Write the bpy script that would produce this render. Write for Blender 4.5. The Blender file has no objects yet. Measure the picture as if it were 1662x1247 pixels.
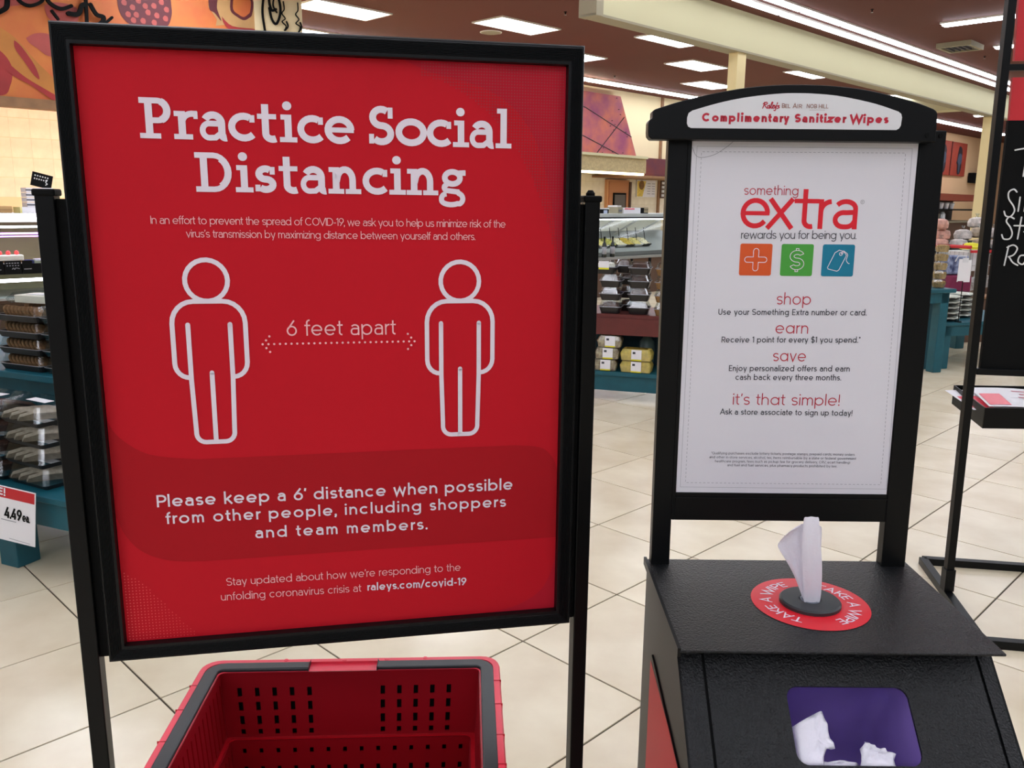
import bpy, bmesh, math, random
from mathutils import Vector, Matrix
random.seed(7)
PI = math.pi
SC = bpy.context.scene
COL = SC.collection
R2 = math.sqrt(2)

# ---------------------------------------------------------------- camera, world, lights, exposure
F, PITCH, ROLL, H = 1379.0, math.radians(11.91), math.radians(0.61), 1.42
cd = bpy.data.cameras.new('camera'); cam = bpy.data.objects.new('camera', cd); COL.objects.link(cam)
cd.sensor_fit = 'HORIZONTAL'; cd.sensor_width = 36.0; cd.lens = 36.0 * F / 1662.0
cd.clip_start = 0.02; cd.clip_end = 200
_f = Vector((0, math.cos(PITCH), -math.sin(PITCH))); _u = Vector((0, math.sin(PITCH), math.cos(PITCH))); _r = Vector((1, 0, 0))
_c, _s = math.cos(ROLL), math.sin(ROLL)
_r2 = _c * _r + _s * _u; _u2 = -_s * _r + _c * _u
cam.matrix_world = Matrix(((_r2.x, _u2.x, -_f.x, 0), (_r2.y, _u2.y, -_f.y, 0), (_r2.z, _u2.z, -_f.z, H), (0, 0, 0, 1)))
SC.camera = cam
w = bpy.data.worlds.new('world'); SC.world = w; w.use_nodes = True
w.node_tree.nodes['Background'].inputs[0].default_value = (0.95, 0.97, 1.0, 1)
w.node_tree.nodes['Background'].inputs[1].default_value = 0.35
SC.view_settings.view_transform = 'Standard'; SC.view_settings.look = 'None'
SC.view_settings.exposure = 0.85; SC.view_settings.gamma = 1.0; SC.view_settings.use_curve_mapping = False
LAMP = 10.0        # emission of the fluorescent tubes and troffers
CEIL = H + 2.6

# ---------------------------------------------------------------- helpers
def lin(c):
    o = []
    for v in c[:3]:
        v /= 255.0
        o.append(v / 12.92 if v <= 0.04045 else ((v + 0.055) / 1.055) ** 2.4)
    return (*o, 1)
def mat(name, rgb, rough=0.5, metal=0.0, emit=0.0, spec=None, noise=0.0, nscale=8.0, bump=0.0, bscale=200.0, rnd=0.0, rgb2=None, coat=0.0):
    m = bpy.data.materials.new(name); m.use_nodes = True
    nt = m.node_tree; b = nt.nodes['Principled BSDF']
    b.inputs['Base Color'].default_value = lin(rgb)
    b.inputs['Roughness'].default_value = rough; b.inputs['Metallic'].default_value = metal
    if spec is not None: b.inputs['Specular IOR Level'].default_value = spec
    if coat: b.inputs['Coat Weight'].default_value = coat
    if emit:
        b.inputs['Emission Color'].default_value = lin(rgb); b.inputs['Emission Strength'].default_value = emit
    tc = nt.nodes.new('ShaderNodeTexCoord')
    if noise or rgb2:
        n = nt.nodes.new('ShaderNodeTexNoise'); n.inputs['Scale'].default_value = nscale; n.inputs['Detail'].default_value = 5
        nt.links.new(tc.outputs['Object'], n.inputs['Vector'])
        r = nt.nodes.new('ShaderNodeValToRGB'); nt.links.new(n.outputs['Fac'], r.inputs['Fac'])
        r.color_ramp.elements[0].position = 0.35; r.color_ramp.elements[1].position = 0.68
        c2 = rgb2 if rgb2 else tuple(v * (1 - noise) for v in rgb)
        r.color_ramp.elements[0].color = lin(c2); r.color_ramp.elements[1].color = lin(rgb)
        last = r.outputs['Color']
        if rnd:
            oi = nt.nodes.new('ShaderNodeObjectInfo'); hs = nt.nodes.new('ShaderNodeHueSaturation')
            mr = nt.nodes.new('ShaderNodeMapRange'); mr.inputs['To Min'].default_value = 1 - rnd; mr.inputs['To Max'].default_value = 1 + rnd
            nt.links.new(oi.outputs['Random'], mr.inputs['Value']); nt.links.new(mr.outputs['Result'], hs.inputs['Value'])
            nt.links.new(last, hs.inputs['Color']); last = hs.outputs['Color']
        nt.links.new(last, b.inputs['Base Color'])
    if bump:
        n = nt.nodes.new('ShaderNodeTexNoise'); n.inputs['Scale'].default_value = bscale; n.inputs['Detail'].default_value = 3
        nt.links.new(tc.outputs['Object'], n.inputs['Vector'])
        bp = nt.nodes.new('ShaderNodeBump'); bp.inputs['Strength'].default_value = bump; bp.inputs['Distance'].default_value = 0.002
        nt.links.new(n.outputs['Fac'], bp.inputs['Height']); nt.links.new(bp.outputs['Normal'], b.inputs['Normal'])
    return m
def clear_mat(name, tint=(235, 240, 240), gloss=0.12, rough=0.12):
    m = bpy.data.materials.new(name); m.use_nodes = True; nt = m.node_tree; nt.nodes.clear()
    o = nt.nodes.new('ShaderNodeOutputMaterial'); mx = nt.nodes.new('ShaderNodeMixShader')
    t = nt.nodes.new('ShaderNodeBsdfTransparent'); g = nt.nodes.new('ShaderNodeBsdfGlossy')
    t.inputs[0].default_value = lin(tint); g.inputs['Roughness'].default_value = rough
    mx.inputs[0].default_value = gloss
    nt.links.new(t.outputs[0], mx.inputs[1]); nt.links.new(g.outputs[0], mx.inputs[2]); nt.links.new(mx.outputs[0], o.inputs[0])
    return m

class MB:
    def __init__(s): s.v = []; s.f = []
    def add(s, vs, fs):
        o = len(s.v); s.v += [tuple(p) for p in vs]; s.f += [tuple(i + o for i in f) for f in fs]; return s
    def box(s, x0, x1, y0, y1, z0, z1):
        return s.add([(x0, y0, z0), (x1, y0, z0), (x1, y1, z0), (x0, y1, z0), (x0, y0, z1), (x1, y0, z1), (x1, y1, z1), (x0, y1, z1)],
                     [(3, 2, 1, 0), (4, 5, 6, 7), (0, 1, 5, 4), (1, 2, 6, 5), (2, 3, 7, 6), (3, 0, 4, 7)])
    def hexa(s, lo, hi):      # 4 lower points, 4 upper points, counterclockwise seen from above
        return s.add(list(lo) + list(hi), [(3, 2, 1, 0), (4, 5, 6, 7), (0, 1, 5, 4), (1, 2, 6, 5), (2, 3, 7, 6), (3, 0, 4, 7)])
    def prism(s, pts, a, b, ax='y'):   # pts in the plane across ax
        n = len(pts)
        def P(p, t): return (p[0], t, p[1]) if ax == 'y' else ((t, p[0], p[1]) if ax == 'x' else (p[0], p[1], t))
        vs = [P(p, a) for p in pts] + [P(p, b) for p in pts]
        fs = [tuple(range(n)), tuple(reversed(range(n, 2 * n)))] + [(i, (i + 1) % n + 0, (i + 1) % n + n, i + n)[::-1] for i in range(n)]
        return s.add(vs, fs)
    def tube(s, pts, r, n=8, cap=True):
        pts = [Vector(p) for p in pts]; m = len(pts); vs = []; up = Vector((0.13, 0.21, 0.97))
        for i, p in enumerate(pts):
            d = (pts[min(i + 1, m - 1)] - pts[max(i - 1, 0)]).normalized()
            a = d.cross(up)
            if a.length < 0.05: a = d.cross(Vector((1, 0, 0)))
            a.normalize(); b = d.cross(a); rr = r[i] if isinstance(r, (list, tuple)) else r
            for k in range(n):
                t = 2 * PI * k / n; vs.append(p + a * math.cos(t) * rr + b * math.sin(t) * rr)
        fs = [(i * n + k, i * n + (k + 1) % n, (i + 1) * n + (k + 1) % n, (i + 1) * n + k) for i in range(m - 1) for k in range(n)]
        if cap: fs += [tuple(range(n))[::-1], tuple(range((m - 1) * n, m * n))]
        return s.add(vs, fs)
    def lathe(s, prof, n=20, c=(0, 0, 0), rip=0.0, sx=1.0, sy=1.0):
        vs = []
        for r, z in prof:
            for k in range(n):
                t = 2 * PI * k / n; q = r * (1 + rip * (1 if k % 2 else -1))
                vs.append((c[0] + q * math.cos(t) * sx, c[1] + q * math.sin(t) * sy, c[2] + z))
        m = len(prof)
        fs = [(i * n + k, i * n + (k + 1) % n, (i + 1) * n + (k + 1) % n, (i + 1) * n + k) for i in range(m - 1) for k in range(n)]
        fs += [tuple(range(n))[::-1], tuple(range((m - 1) * n, m * n))]
        return s.add(vs, fs)
    def loft(s, rings, closed=True):
        n = len(rings[0]); o = []
        for r in rings: o += list(r)
        fs = [(i * n + k, i * n + (k + 1) % n, (i + 1) * n + (k + 1) % n, (i + 1) * n + k) for i in range(len(rings) - 1) for k in range(n if closed else n - 1)]
        return s.add(o, fs)
    def build(s, name, m, parent=None, smooth=False, bevel=0.0, seg=2, solid=0.0):
        me = bpy.data.meshes.new(name); me.from_pydata(s.v, [], s.f); me.update()
        if m: me.materials.append(m)
        if smooth: me.polygons.foreach_set('use_smooth', [True] * len(me.polygons))
        o = bpy.data.objects.new(name, me); COL.objects.link(o)
        if parent: o.parent = parent
        if solid:
            d = o.modifiers.new('s', 'SOLIDIFY'); d.thickness = solid; d.offset = 0
        if bevel:
            d = o.modifiers.new('b', 'BEVEL'); d.width = bevel; d.segments = seg; d.limit_method = 'ANGLE'; d.angle_limit = math.radians(35)
        return o
def B(*a): return MB().box(*a)
def thing(name, label, cat, loc=(0, 0, 0), rot=0.0, group=None):
    o = bpy.data.objects.new(name, None); COL.objects.link(o); o.empty_display_size = 0.05
    o.location = loc; o.rotation_euler = (0, 0, rot); o['label'] = label; o['category'] = cat
    if group: o['group'] = group
    return o
def tag(o, label, cat, group=None, loc=None, rot=None):
    o['label'] = label; o['category'] = cat
    if group: o['group'] = group
    if loc is not None: o.location = loc
    if rot is not None: o.rotation_euler = (0, 0, rot)
    return o
def struct(name, mb, m, parent=None, loc=None, rot=None, **k):
    o = mb.build(name, m, parent, **k)
    o['kind'] = 'structure'
    if loc is not None: o.location = loc
    if rot is not None: o.rotation_euler = (0, 0, rot)
    return o
def dup(root, loc, rot, label=None, group=None):
    r = root.copy(); COL.objects.link(r); r.location = loc; r.rotation_euler = (0, 0, rot)
    if label: r['label'] = label
    if group: r['group'] = group
    for ch in list(root.children):
        c = ch.copy(); COL.objects.link(c); c.parent = r
        for g in list(ch.children):
            d = g.copy(); COL.objects.link(d); d.parent = c
    return r
def SW(s, w_, z=0.0): return ((s - w_) / R2, (s + w_) / R2, z)      # store grid (45 degrees to the view) to world
A45 = PI / 4
def rrect(x0, x1, y0, y1, r, n=6):
    rs = r if isinstance(r, (list, tuple)) else [r] * 4     # BL, BR, TR, TL
    out = []
    for (cx, cy, a0, rr) in ((x0 + rs[0], y0 + rs[0], PI, rs[0]), (x1 - rs[1], y0 + rs[1], 1.5 * PI, rs[1]), (x1 - rs[2], y1 - rs[2], 0, rs[2]), (x0 + rs[3], y1 - rs[3], PI / 2, rs[3])):
        if rr <= 0: out.append((cx, cy)); continue
        for i in range(n + 1):
            a = a0 + PI / 2 * i / n; out.append((cx + rr * math.cos(a), cy + rr * math.sin(a)))
    return out

# ---------------------------------------------------------------- stroke lettering
def arcp(cx, cy, rx, ry, a0, a1):
    n = max(4, int(abs(a1 - a0) / 14)); return [(cx + rx * math.cos(math.radians(a0 + (a1 - a0) * i / n)), cy + ry * math.sin(math.radians(a0 + (a1 - a0) * i / n))) for i in range(n + 1)]
def glyph(c, t, alt=False):
    h = t / 2; X = 0.5; C = 0.7; A = 0.735; D = -0.2; L = 0.055; S = []
    def E(x0, x1, y0, y1, a0=0, a1=360): S.append((arcp((x0 + x1) / 2, (y0 + y1) / 2, (x1 - x0) / 2 - h, (y1 - y0) / 2 - h, a0, a1), t))
    def V(x, y0, y1): S.append(([(x, y0), (x, y1)], t))
    def Z(y, x0, x1): S.append(([(x0, y), (x1, y)], t * 0.94))
    def P(*p): S.append((list(p), t))
    def J(*parts):
        q = []
        for a in parts: q += a
        S.append((q, t))
    def dot(x, y): 
        r = max(t * 0.6, 0.042); S.append((arcp(x, y, r / 2, r / 2, 0, 360), r))
    bw = 0.53
    if c == ' ': return 0.31, S
    if c in 'oecdbpqg' or (c == 'a' and alt):
        if c == 'o': E(L, L + bw, 0, X); return L * 2 + bw, S
        if c == 'e':
            E(L, L + bw, 0, X, 0, 318); Z(X / 2 - h * 0.3, L + h, L + bw - h * 0.6); return L * 2 + bw, S
        if c == 'c': E(L, L + bw, 0, X, 48, 312); return L + bw, S
        if c in 'dqga':
            E(L, L + bw, 0, X); x = L + bw - h
            if c == 'd': V(x, 0, A)
            if c == 'a': V(x, 0, X)
            if c == 'q': V(x, D, X)
            if c == 'g': J([(x, X)], [(x, -0.02)], arcp(x - bw / 2 + h + 0.02, -0.02, bw / 2 - h - 0.02, 0.16, 0, -150))
            return L * 2 + bw + 0.01, S
        if c in 'bp':
            E(L, L + bw, 0, X); V(L + h, 0 if c == 'b' else D, A if c == 'b' else X); return L * 2 + bw, S
    if c == 'a':
        w_ = 0.42; x = L + w_ - h
        J(arcp(L + w_ / 2 + 0.0, X - h - 0.13, w_ / 2 - h, 0.13, 150, 0), [(x, 0)])
        J([(x, 0.295 + h * .2)], arcp(L + h + 0.125, (0.295 + h * .2 + h) / 2, 0.125, (0.295 + h * .2 - h) / 2, 90, 270), arcp(x - 0.13, h + 0.11, 0.13, 0.11, -90, 0))
        return L * 2 + w_, S
    if c == 'f': J([(L + 0.09, 0)], arcp(L + 0.09 + 0.12, A - h - 0.12, 0.12, 0.12, 180, 80)); Z(X - h, L - 0.03, L + 0.25); return 0.3, S
    if c == 't': J([(L + 0.09, 0.66)], arcp(L + 0.09 + 0.11, h + 0.1, 0.11, 0.1, 180, 280)); Z(X - h, L - 0.03, L + 0.24); return 0.32, S
    if c in 'hn':
        V(L + h, 0, A if c == 'h' else X); wn = 0.43
        J([(L + h, 0.28)], arcp(L + wn / 2, X - h - 0.19, wn / 2 - h, 0.19, 180, 0), [(L + wn - h, 0)]); return L * 2 + wn, S
    if c == 'm':
        V(L + h, 0, X); wn = 0.36
        for k in (0, 1):
            x = L + k * (wn - t); J([(x + h, 0.28)], arcp(x + wn / 2, X - h - 0.17, wn / 2 - h, 0.17, 180, 0), [(x + wn - h, 0)])
        return L * 2 + 2 * wn - t, S
    if c == 'u':
        wn = 0.43; J([(L + h, X)], arcp(L + wn / 2, h + 0.18, wn / 2 - h, 0.18, 180, 360)); V(L + wn - h, 0, X); return L * 2 + wn, S
    if c == 'r': V(L + h, 0, X); J([(L + h, 0.26)], arcp(L + h + 0.17, X - h - 0.17, 0.17, 0.17, 180, 82)); return 0.3, S
    if c == 'i': V(L + h, 0, X); dot(L + h, 0.655); return 2 * L + t, S
    if c == 'j': J([(L + h, X)], arcp(L + h - 0.1, -0.08, 0.1, 0.1, 0, -80)); dot(L + h, 0.655); return 2 * L + t, S
    if c == 'l': V(L + h, 0, A); return 2 * L + t, S
    if c == 'k': V(L + h, 0, A); P((L + 0.40 - h * .5, X), (L + h, 0.2)); P((L + 0.15, 0.3), (L + 0.42 - h * .4, 0)); return 0.49, S
    if c == 's' or c == 'S':
        top = X if c == 's' else C; wd = 0.38 if c == 's' else 0.5; r1 = (top - 2 * h) / 4
        J(arcp(L + wd / 2, top - h - r1, wd / 2 - h * 1.05, r1, 28, 265), arcp(L + wd / 2, h + r1, wd / 2 - h, r1, 85, -152)); return 2 * L * .8 + wd, S
    if c == 'v': P((L - 0.02 + h, X), (L + 0.21, h * .3), (L + 0.44 - h, X)); return 2 * L + 0.42, S
    if c == 'w': P((L - 0.02 + h, X), (L + 0.17, h * .3), (L + 0.335, X - h), (L + 0.5, h * .3), (L + 0.69 - h, X)); return 2 * L + 0.67, S
    if c == 'x': P((L + h, X), (L + 0.42 - h, 0)); P((L + 0.42 - h, X), (L + h, 0)); return 2 * L + 0.42, S
    if c == 'y': P((L - 0.02 + h, X), (L + 0.22, h * .6)); P((L + 0.45 - h, X), (L + 0.17, D)); return 2 * L + 0.42, S
    if c == 'z': P((L, X - h), (L + 0.36, X - h), (L + 0.02, h), (L + 0.38, h)); return 2 * L + 0.38, S
    # capitals
    if c == 'I': V(L + h, 0, C); return 2 * L + t, S
    if c in 'PRB':
        V(L + h, 0, C); yb = 0.31
        J([(L + h, C - h)], arcp(L + 0.24, (C - h + yb) / 2, 0.2, (C - h - yb) / 2, 90, -90), [(L + h, yb)])
        if c == 'R': P((L + 0.24, yb), (L + 0.45, 0))
        if c == 'B': J([(L + h, yb)], arcp(L + 0.26, (h + yb) / 2, 0.21, (yb - h) / 2, 90, -90), [(L + h, h)])
        return 0.54, S
    if c in 'COQ':
        E(L, L + 0.68, 0, C, 42 if c == 'C' else 0, 318 if c == 'C' else 360)
        if c == 'Q': P((L + .42, .18), (L + .64, -0.02))
        return 2 * L + 0.66, S
    if c == 'D': V(L + h, 0, C); J([(L + h, C - h)], arcp(L + 0.26, C / 2, 0.33 - h, C / 2 - h, 90, -90), [(L + h, h)]); return 2 * L + 0.6, S
    if c == 'V': P((L - .02, C), (L + 0.29, h * .4), (L + 0.6, C)); return 2 * L + 0.58, S
    if c == 'A': P((L - .02, 0), (L + 0.29, C - h * .4), (L + 0.6, 0)); Z(0.22, L + 0.12, L + 0.46); return 2 * L + 0.58, S
    if c == 'W': P((L - .02, C), (L + 0.22, h * .4), (L + 0.44, C - h), (L + 0.66, h * .4), (L + 0.9, C)); return 2 * L + 0.86, S
    if c == 'E' or c == 'L' or c == 'F':
        V(L + h, 0, C)
        if c != 'F': Z(h, L, L + 0.42)
        if c != 'L': Z(C - h, L, L + 0.42); Z(C / 2, L, L + 0.38)
        return 0.51, S
    if c == 'T': V(L + 0.23, 0, C); Z(C - h, L - 0.03, L + 0.49); return 0.55, S
    if c == 'K': V(L + h, 0, C); P((L + 0.48, C), (L + h, 0.25)); P((L + 0.2, 0.4), (L + 0.52, 0)); return 0.58, S
    if c == 'N': V(L + h, 0, C); V(L + 0.5, 0, C); P((L + h, C), (L + 0.5, 0)); return 0.62, S
    if c == 'H': V(L + h, 0, C); V(L + 0.5, 0, C); Z(C / 2, L, L + .5); return 0.62, S
    if c == 'U': J([(L + h, C)], arcp(L + 0.25, h + 0.21, 0.25 - h, 0.21, 180, 360), [(L + 0.5 - h, C)]); return 0.6, S
    # digits
    if c == '6': E(L, L + 0.48, 0, 0.46); P((L + 0.36, C), (L + 0.06 + h * .3, 0.32)); return 0.57, S
    if c == '9': E(L, L + 0.48, C - 0.46, C); P((L + 0.12, 0), (L + 0.42 - h * .3, C - 0.32)); return 0.57, S
    if c == '1': V(L + 0.15, 0, C); P((L, C - 0.13), (L + 0.15, C - 0.02)); return 0.3, S
    if c == '4': P((L + 0.3, C), (L, 0.17), (L + 0.46, 0.17)); V(L + 0.33, 0, 0.42); return 0.55, S
    if c == '$': a, q = glyph('S', t); V(L + .24, -0.09, C + .09); S += q; return a, S
    if c == '.': dot(L + 0.03, 0.03 + t * .2); return 2 * L + 0.06, S
    if c == ',': dot(L + 0.03, 0.03 + t * .2); P((L + 0.05, 0.03), (L, -0.11)); return 2 * L + 0.06, S
    if c in "'\u2019": P((L + 0.05, C), (L + 0.02, C - 0.17)); return 2 * L + 0.05, S
    if c == '-': Z(0.25, L, L + 0.24); return 0.35, S
    if c == '/': P((L - .02, -0.06), (L + 0.28, C + 0.04)); return 0.38, S
    if c == '!': V(L + h, 0.2, C); dot(L + h, 0.04); return 2 * L + t, S
    if c == '*':
        for k in range(3):
            a = PI / 2 + k * PI / 3; P((L + .1 + .1 * math.cos(a), .6 + .1 * math.sin(a)), (L + .1 - .1 * math.cos(a), .6 - .1 * math.sin(a)))
        return 0.3, S
    if c == '(': J(arcp(L + 0.35, 0.27, 0.3, 0.46, 135, 225)); return 0.24, S
    if c == ')': J(arcp(L - 0.2, 0.27, 0.3, 0.46, 45, -45)); return 0.24, S
    if c == '\u00ae': E(L, L + .6, .05, .65); V(L + .22, .2, .5); J(arcp(L + .3, .43, .08, .07, 90, -90)); return .7, S
    return 0.3, S
def slab(c, t):
    X = 0.49; C = 0.7; A = 0.735; h = t / 2; q = t * 0.72; g = q / 2; S = []
    def V(x, y0, y1, tt=t): S.append(([(x, y0), (x, y1)], tt))
    def Z(y, x0, x1, tt=q): S.append(([(x0, y), (x1, y)], tt))
    def J(*parts, tt=t):
        o = []
        for a in parts: o += a
        S.append((o, tt))
    def foot(x, l=.1, r=.1): Z(g, x - h - l, x + h + r)
    def dot(x, y, r): S.append((arcp(x, y, r / 2, r / 2, 0, 360), r))
    if c == ' ': return 0.22, S
    if c == 'P': V(.17, 0, C); foot(.17, .09, .11); J([(.03, C - g)], [(.31, C - g)], arcp(.31, .485, .15, .215 - g, 90, -90), [(.17, .27 + g)], tt=q * 1.1); S.append((arcp(.31, .485, .148, .17, 70, -70), t)); return .54, S
    if c == 'D': V(.17, 0, C); J([(.03, C - g)], [(.33, C - g)], arcp(.33, C / 2, .23, C / 2 - g, 90, -90), [(.03, g)], tt=q * 1.1); S.append((arcp(.33, C / 2, .225, C / 2 - h, 60, -60), t)); return .66, S
    if c == 'r': V(.14, 0, X); foot(.14, .07, .1); Z(X - g, .02, .16); J([(.14, .3)], arcp(.31, .3, .16, .15, 165, 80), tt=q * 1.15); S.append(([(.30, .455), (.385, .455)], q)); V(.36, .36, .49, q * .8); return .41, S
    if c == 'a':
        J(arcp(.22, X - h * .8 - .14, .135, .14, 155, 0), [(.355, .12)], arcp(.41, .09, .055, .045, 180, 290)); J([(.35, .29)], arcp(.155, .165, .105, .125, 90, 270), [(.25, .045)], [(.35, .13)], tt=q * 1.1); return .46, S
    if c == 'c':
        S.append((arcp(.25, X / 2, .195, X / 2 - h * .85, 60, 318), t * .97)); V(.385, .33, .46, q); return .45, S
    if c == 'e': S.append((arcp(.25, X / 2, .195, X / 2 - h * .85, 0, 318), t * .97)); Z(.245, .06, .49); return .5, S
    if c == 'o': S.append((arcp(.27, X / 2, .215, X / 2 - h * .85, 0, 360), t)); return .54, S
    if c == 't': J([(.15, .66)], arcp(.26, .14, .11, .095, 180, 300)); Z(X - g, .02, .33); return .37, S
    if c == 'i': V(.15, 0, X); foot(.15, .08, .08); Z(X - g, .03, .17); dot(.14, .645, .078); return .3, S
    if c == 'l': V(.15, 0, A); foot(.15, .08, .08); Z(A - g, .03, .17); return .3, S
    if c == 'n':
        V(.14, 0, X); foot(.14, .07, .07); Z(X - g, .02, .16); J([(.14, .3)], arcp(.29, .26, .13, .19, 170, 0), [(.42, 0)], tt=t * .97); foot(.42, .06, .08); return .59, S
    if c in 'sS':
        T = X if c == 's' else C; wd = .3 if c == 's' else .38; r1 = (T - t * .9) / 4; cx = .04 + h + (wd - t) / 2 + .0
        J(arcp(cx + .01, T - h * .9 - r1, (wd - t) / 2 + .02, r1, 50, 262), arcp(cx + .01, h * .9 + r1, (wd - t) / 2 + .03, r1, 82, -140))
        V(cx + (wd - t) / 2 + .035, T - .17 * T / .6 - .02, T - .02, q); V(cx - (wd - t) / 2 - .035, .02, .15 * T / .6 + .02, q)
        return wd + .1, S
    if c == 'g':
        S.append((arcp(.225, .335, .135, .115, 0, 360), q * 1.2)); J([(.30, .43)], [(.45, .44)], tt=q); V(.43, .38, .48, q * .7)
        J([(.13, .24)], arcp(.15, .15, .07, .06, 120, 250), [(.2, .085)], [(.32, .07)], arcp(.30, -.06, .11, .11, 70, -60), arcp(.2, -.09, .17, .085, -50, -180), arcp(.12, -.06, .09, .09, 180, 90), tt=q * 1.1)
        return .48, S
    return .3, S
def ribbon(mb, pts, t, fn, round_=False):
    if len(pts) < 2: return
    closed = (abs(pts[0][0] - pts[-1][0]) + abs(pts[0][1] - pts[-1][1])) < 1e-6
    if closed: pts = pts[:-1]
    q = []
    for p in pts:
        if not q or abs(p[0] - q[-1][0]) + abs(p[1] - q[-1][1]) > 1e-6: q.append(p)
    pts = q; n = len(pts)
    if n < 2: return
    Lp, Rp = [], []
    for i in range(n):
        a = pts[i - 1] if (i > 0 or closed) else None; b = pts[(i + 1) % n] if (i < n - 1 or closed) else None
        def nrm(u, v):
            dx, dy = v[0] - u[0], v[1] - u[1]; l = math.hypot(dx, dy) or 1; return (-dy / l, dx / l)
        if a is None: m = nrm(pts[i], b); k = 1
        elif b is None: m = nrm(a, pts[i]); k = 1
        else:
            n1, n2 = nrm(a, pts[i]), nrm(pts[i], b); m = (n1[0] + n2[0], n1[1] + n2[1]); l = math.hypot(*m) or 1e-6
            m = (m[0] / l, m[1] / l); k = 1 / max(0.35, m[0] * n1[0] + m[1] * n1[1])
        Lp.append((pts[i][0] + m[0] * t / 2 * k, pts[i][1] + m[1] * t / 2 * k)); Rp.append((pts[i][0] - m[0] * t / 2 * k, pts[i][1] - m[1] * t / 2 * k))
    o0 = Vector(fn(*pts[0])); e_ = 1e-4
    nn = (Vector(fn(pts[0][0] + e_, pts[0][1])) - o0).cross(Vector(fn(pts[0][0], pts[0][1] + e_)) - o0)
    mb.k = getattr(mb, 'k', 0) + 1
    sh = nn.normalized() * (1.5e-5 * (mb.k % 7)) if nn.length > 0 else Vector((0, 0, 0)); fn0 = fn
    fn = lambda x, y: tuple(Vector(fn0(x, y)) + sh)
    vs = [fn(*p) for p in Lp] + [fn(*p) for p in Rp]
    m_ = n if closed else n - 1
    mb.add(vs, [(i, i + n, (i + 1) % n + n, (i + 1) % n) for i in range(m_)])
    if round_ and not closed:
        for e in (pts[0], pts[-1]): disc(mb, e[0], e[1], t / 2, fn, 10)
def disc(mb, x, y, r, fn, n=8): mb.add([fn(x + r * math.cos(2 * PI * k / n), y + r * math.sin(2 * PI * k / n)) for k in range(n)], [tuple(range(n))])
def write(mb, s, u0, u1, v, cap, wt, fn, style='sans', alt=False, u1v=None):
    """line of lettering from u0 to u1 with its baseline at v (at u1v on the right end), capitals cap high"""
    k = cap / 0.7; gl = []; tot = 0
    for c in s:
        a, S = slab(c, wt) if style == 'slab' else glyph(c, wt, alt); gl.append((tot, S)); tot += a
    sp = 0.0; want = (u1 - u0) / k; n = max(1, len(s) - 1)
    if style in ('slab', 'fit'): sx = want / tot
    else: sx = min(1.07, max(0.9, want / tot)); sp = (want / sx - tot) / n
    dv = 0 if u1v is None else (u1v - v)
    for i, (x, S) in enumerate(gl):
        for pts, t in S:
            q = [((x + i * sp + p[0]) * sx, p[1]) for p in pts]
            ribbon(mb, [(u0 + p[0] * k, v + dv * (p[0] * k) / max(1e-6, u1 - u0) + p[1] * k) for p in q], t * k, fn)
def wr(par, name, m, s, *a, **k):
    mb = MB(); write(mb, s, *a, **k); return mb.build(name, m, par)
def smooth_path(p, n=6):
    out = []
    for i in range(len(p) - 1):
        a = p[max(i - 1, 0)]; b = p[i]; c = p[i + 1]; d = p[min(i + 2, len(p) - 1)]
        for k in range(n):
            t = k / n; out.append(tuple(0.5 * (2 * b[j] + (c[j] - a[j]) * t + (2 * a[j] - 5 * b[j] + 4 * c[j] - d[j]) * t * t + (3 * b[j] - a[j] - 3 * c[j] + d[j]) * t ** 3) for j in range(2)))
    out.append(p[-1]); return out

# ---------------------------------------------------------------- materials
M = {}
M['black'] = mat('black_satin_metal', (8, 9, 10), 0.4, spec=0.2)
M['black_ribbed'] = mat('black_ribbed_aluminium', (10, 12, 14), 0.4, spec=0.25)
M['black_dull'] = mat('black_matte', (7, 8, 8), 0.7, spec=0.15)
M['texblack'] = mat('black_textured_powder_coat', (10, 12, 14), 0.3, spec=0.38, bump=1.0, bscale=430)
M['postermain'] = mat('red_poster_print', (198, 26, 40), 0.5, spec=0.12, noise=0.03, nscale=2)
M['posterband'] = mat('dark_red_print', (172, 24, 34), 0.5, spec=0.12)
M['postercorner'] = mat('corner_red_print', (182, 28, 46), 0.5, spec=0.12)
M['posterdark'] = mat('halftone_dark_print', (158, 30, 42), 0.42)
M['posterpink'] = mat('halftone_pink_print', (226, 84, 86), 0.42)
M['print_white'] = mat('white_print', (232, 222, 232), 0.45)
M['print_pink'] = mat('pale_pink_print', (246, 188, 190), 0.45)
M['paper'] = mat('white_paper', (224, 222, 228), 0.35, noise=0.015, nscale=3)
M['label'] = mat('white_label', (222, 222, 224), 0.4)
M['ink_red'] = mat('red_ink', (186, 24, 50), 0.45)
M['ink_dark'] = mat('dark_grey_ink', (52, 54, 62), 0.5)
M['ink_grey'] = mat('grey_ink', (150, 150, 156), 0.5)
M['ink_midgrey'] = mat('mid_grey_ink', (100, 100, 108), 0.5)
M['ink_tan'] = mat('tan_ink', (150, 112, 100), 0.5)
M['orange'] = mat('orange_print', (218, 86, 30), 0.45)
M['green'] = mat('green_print', (70, 160, 58), 0.45)
M['tealprint'] = mat('blue_teal_print', (0, 120, 150), 0.45)
M['redring'] = mat('red_sticker', (222, 26, 44), 0.4)
M['wipe'] = mat('white_wipe_fabric', (236, 232, 240), 0.8, bump=0.3, bscale=400)
M['bag'] = mat('purple_bin_bag', (160, 132, 210), 0.5, noise=0.06, nscale=20)
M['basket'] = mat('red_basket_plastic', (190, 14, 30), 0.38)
M['basketin'] = mat('shaded_red_basket_plastic', (150, 8, 24), 0.4)  # shade inside the basket is put into this deeper red
M['rim'] = mat('sheen_red_rim_plastic', (238, 58, 80), 0.34)  # sheen on the rim top is put into this pinker red
M['handle'] = mat('dark_grey_plastic', (42, 46, 48), 0.42)
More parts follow.
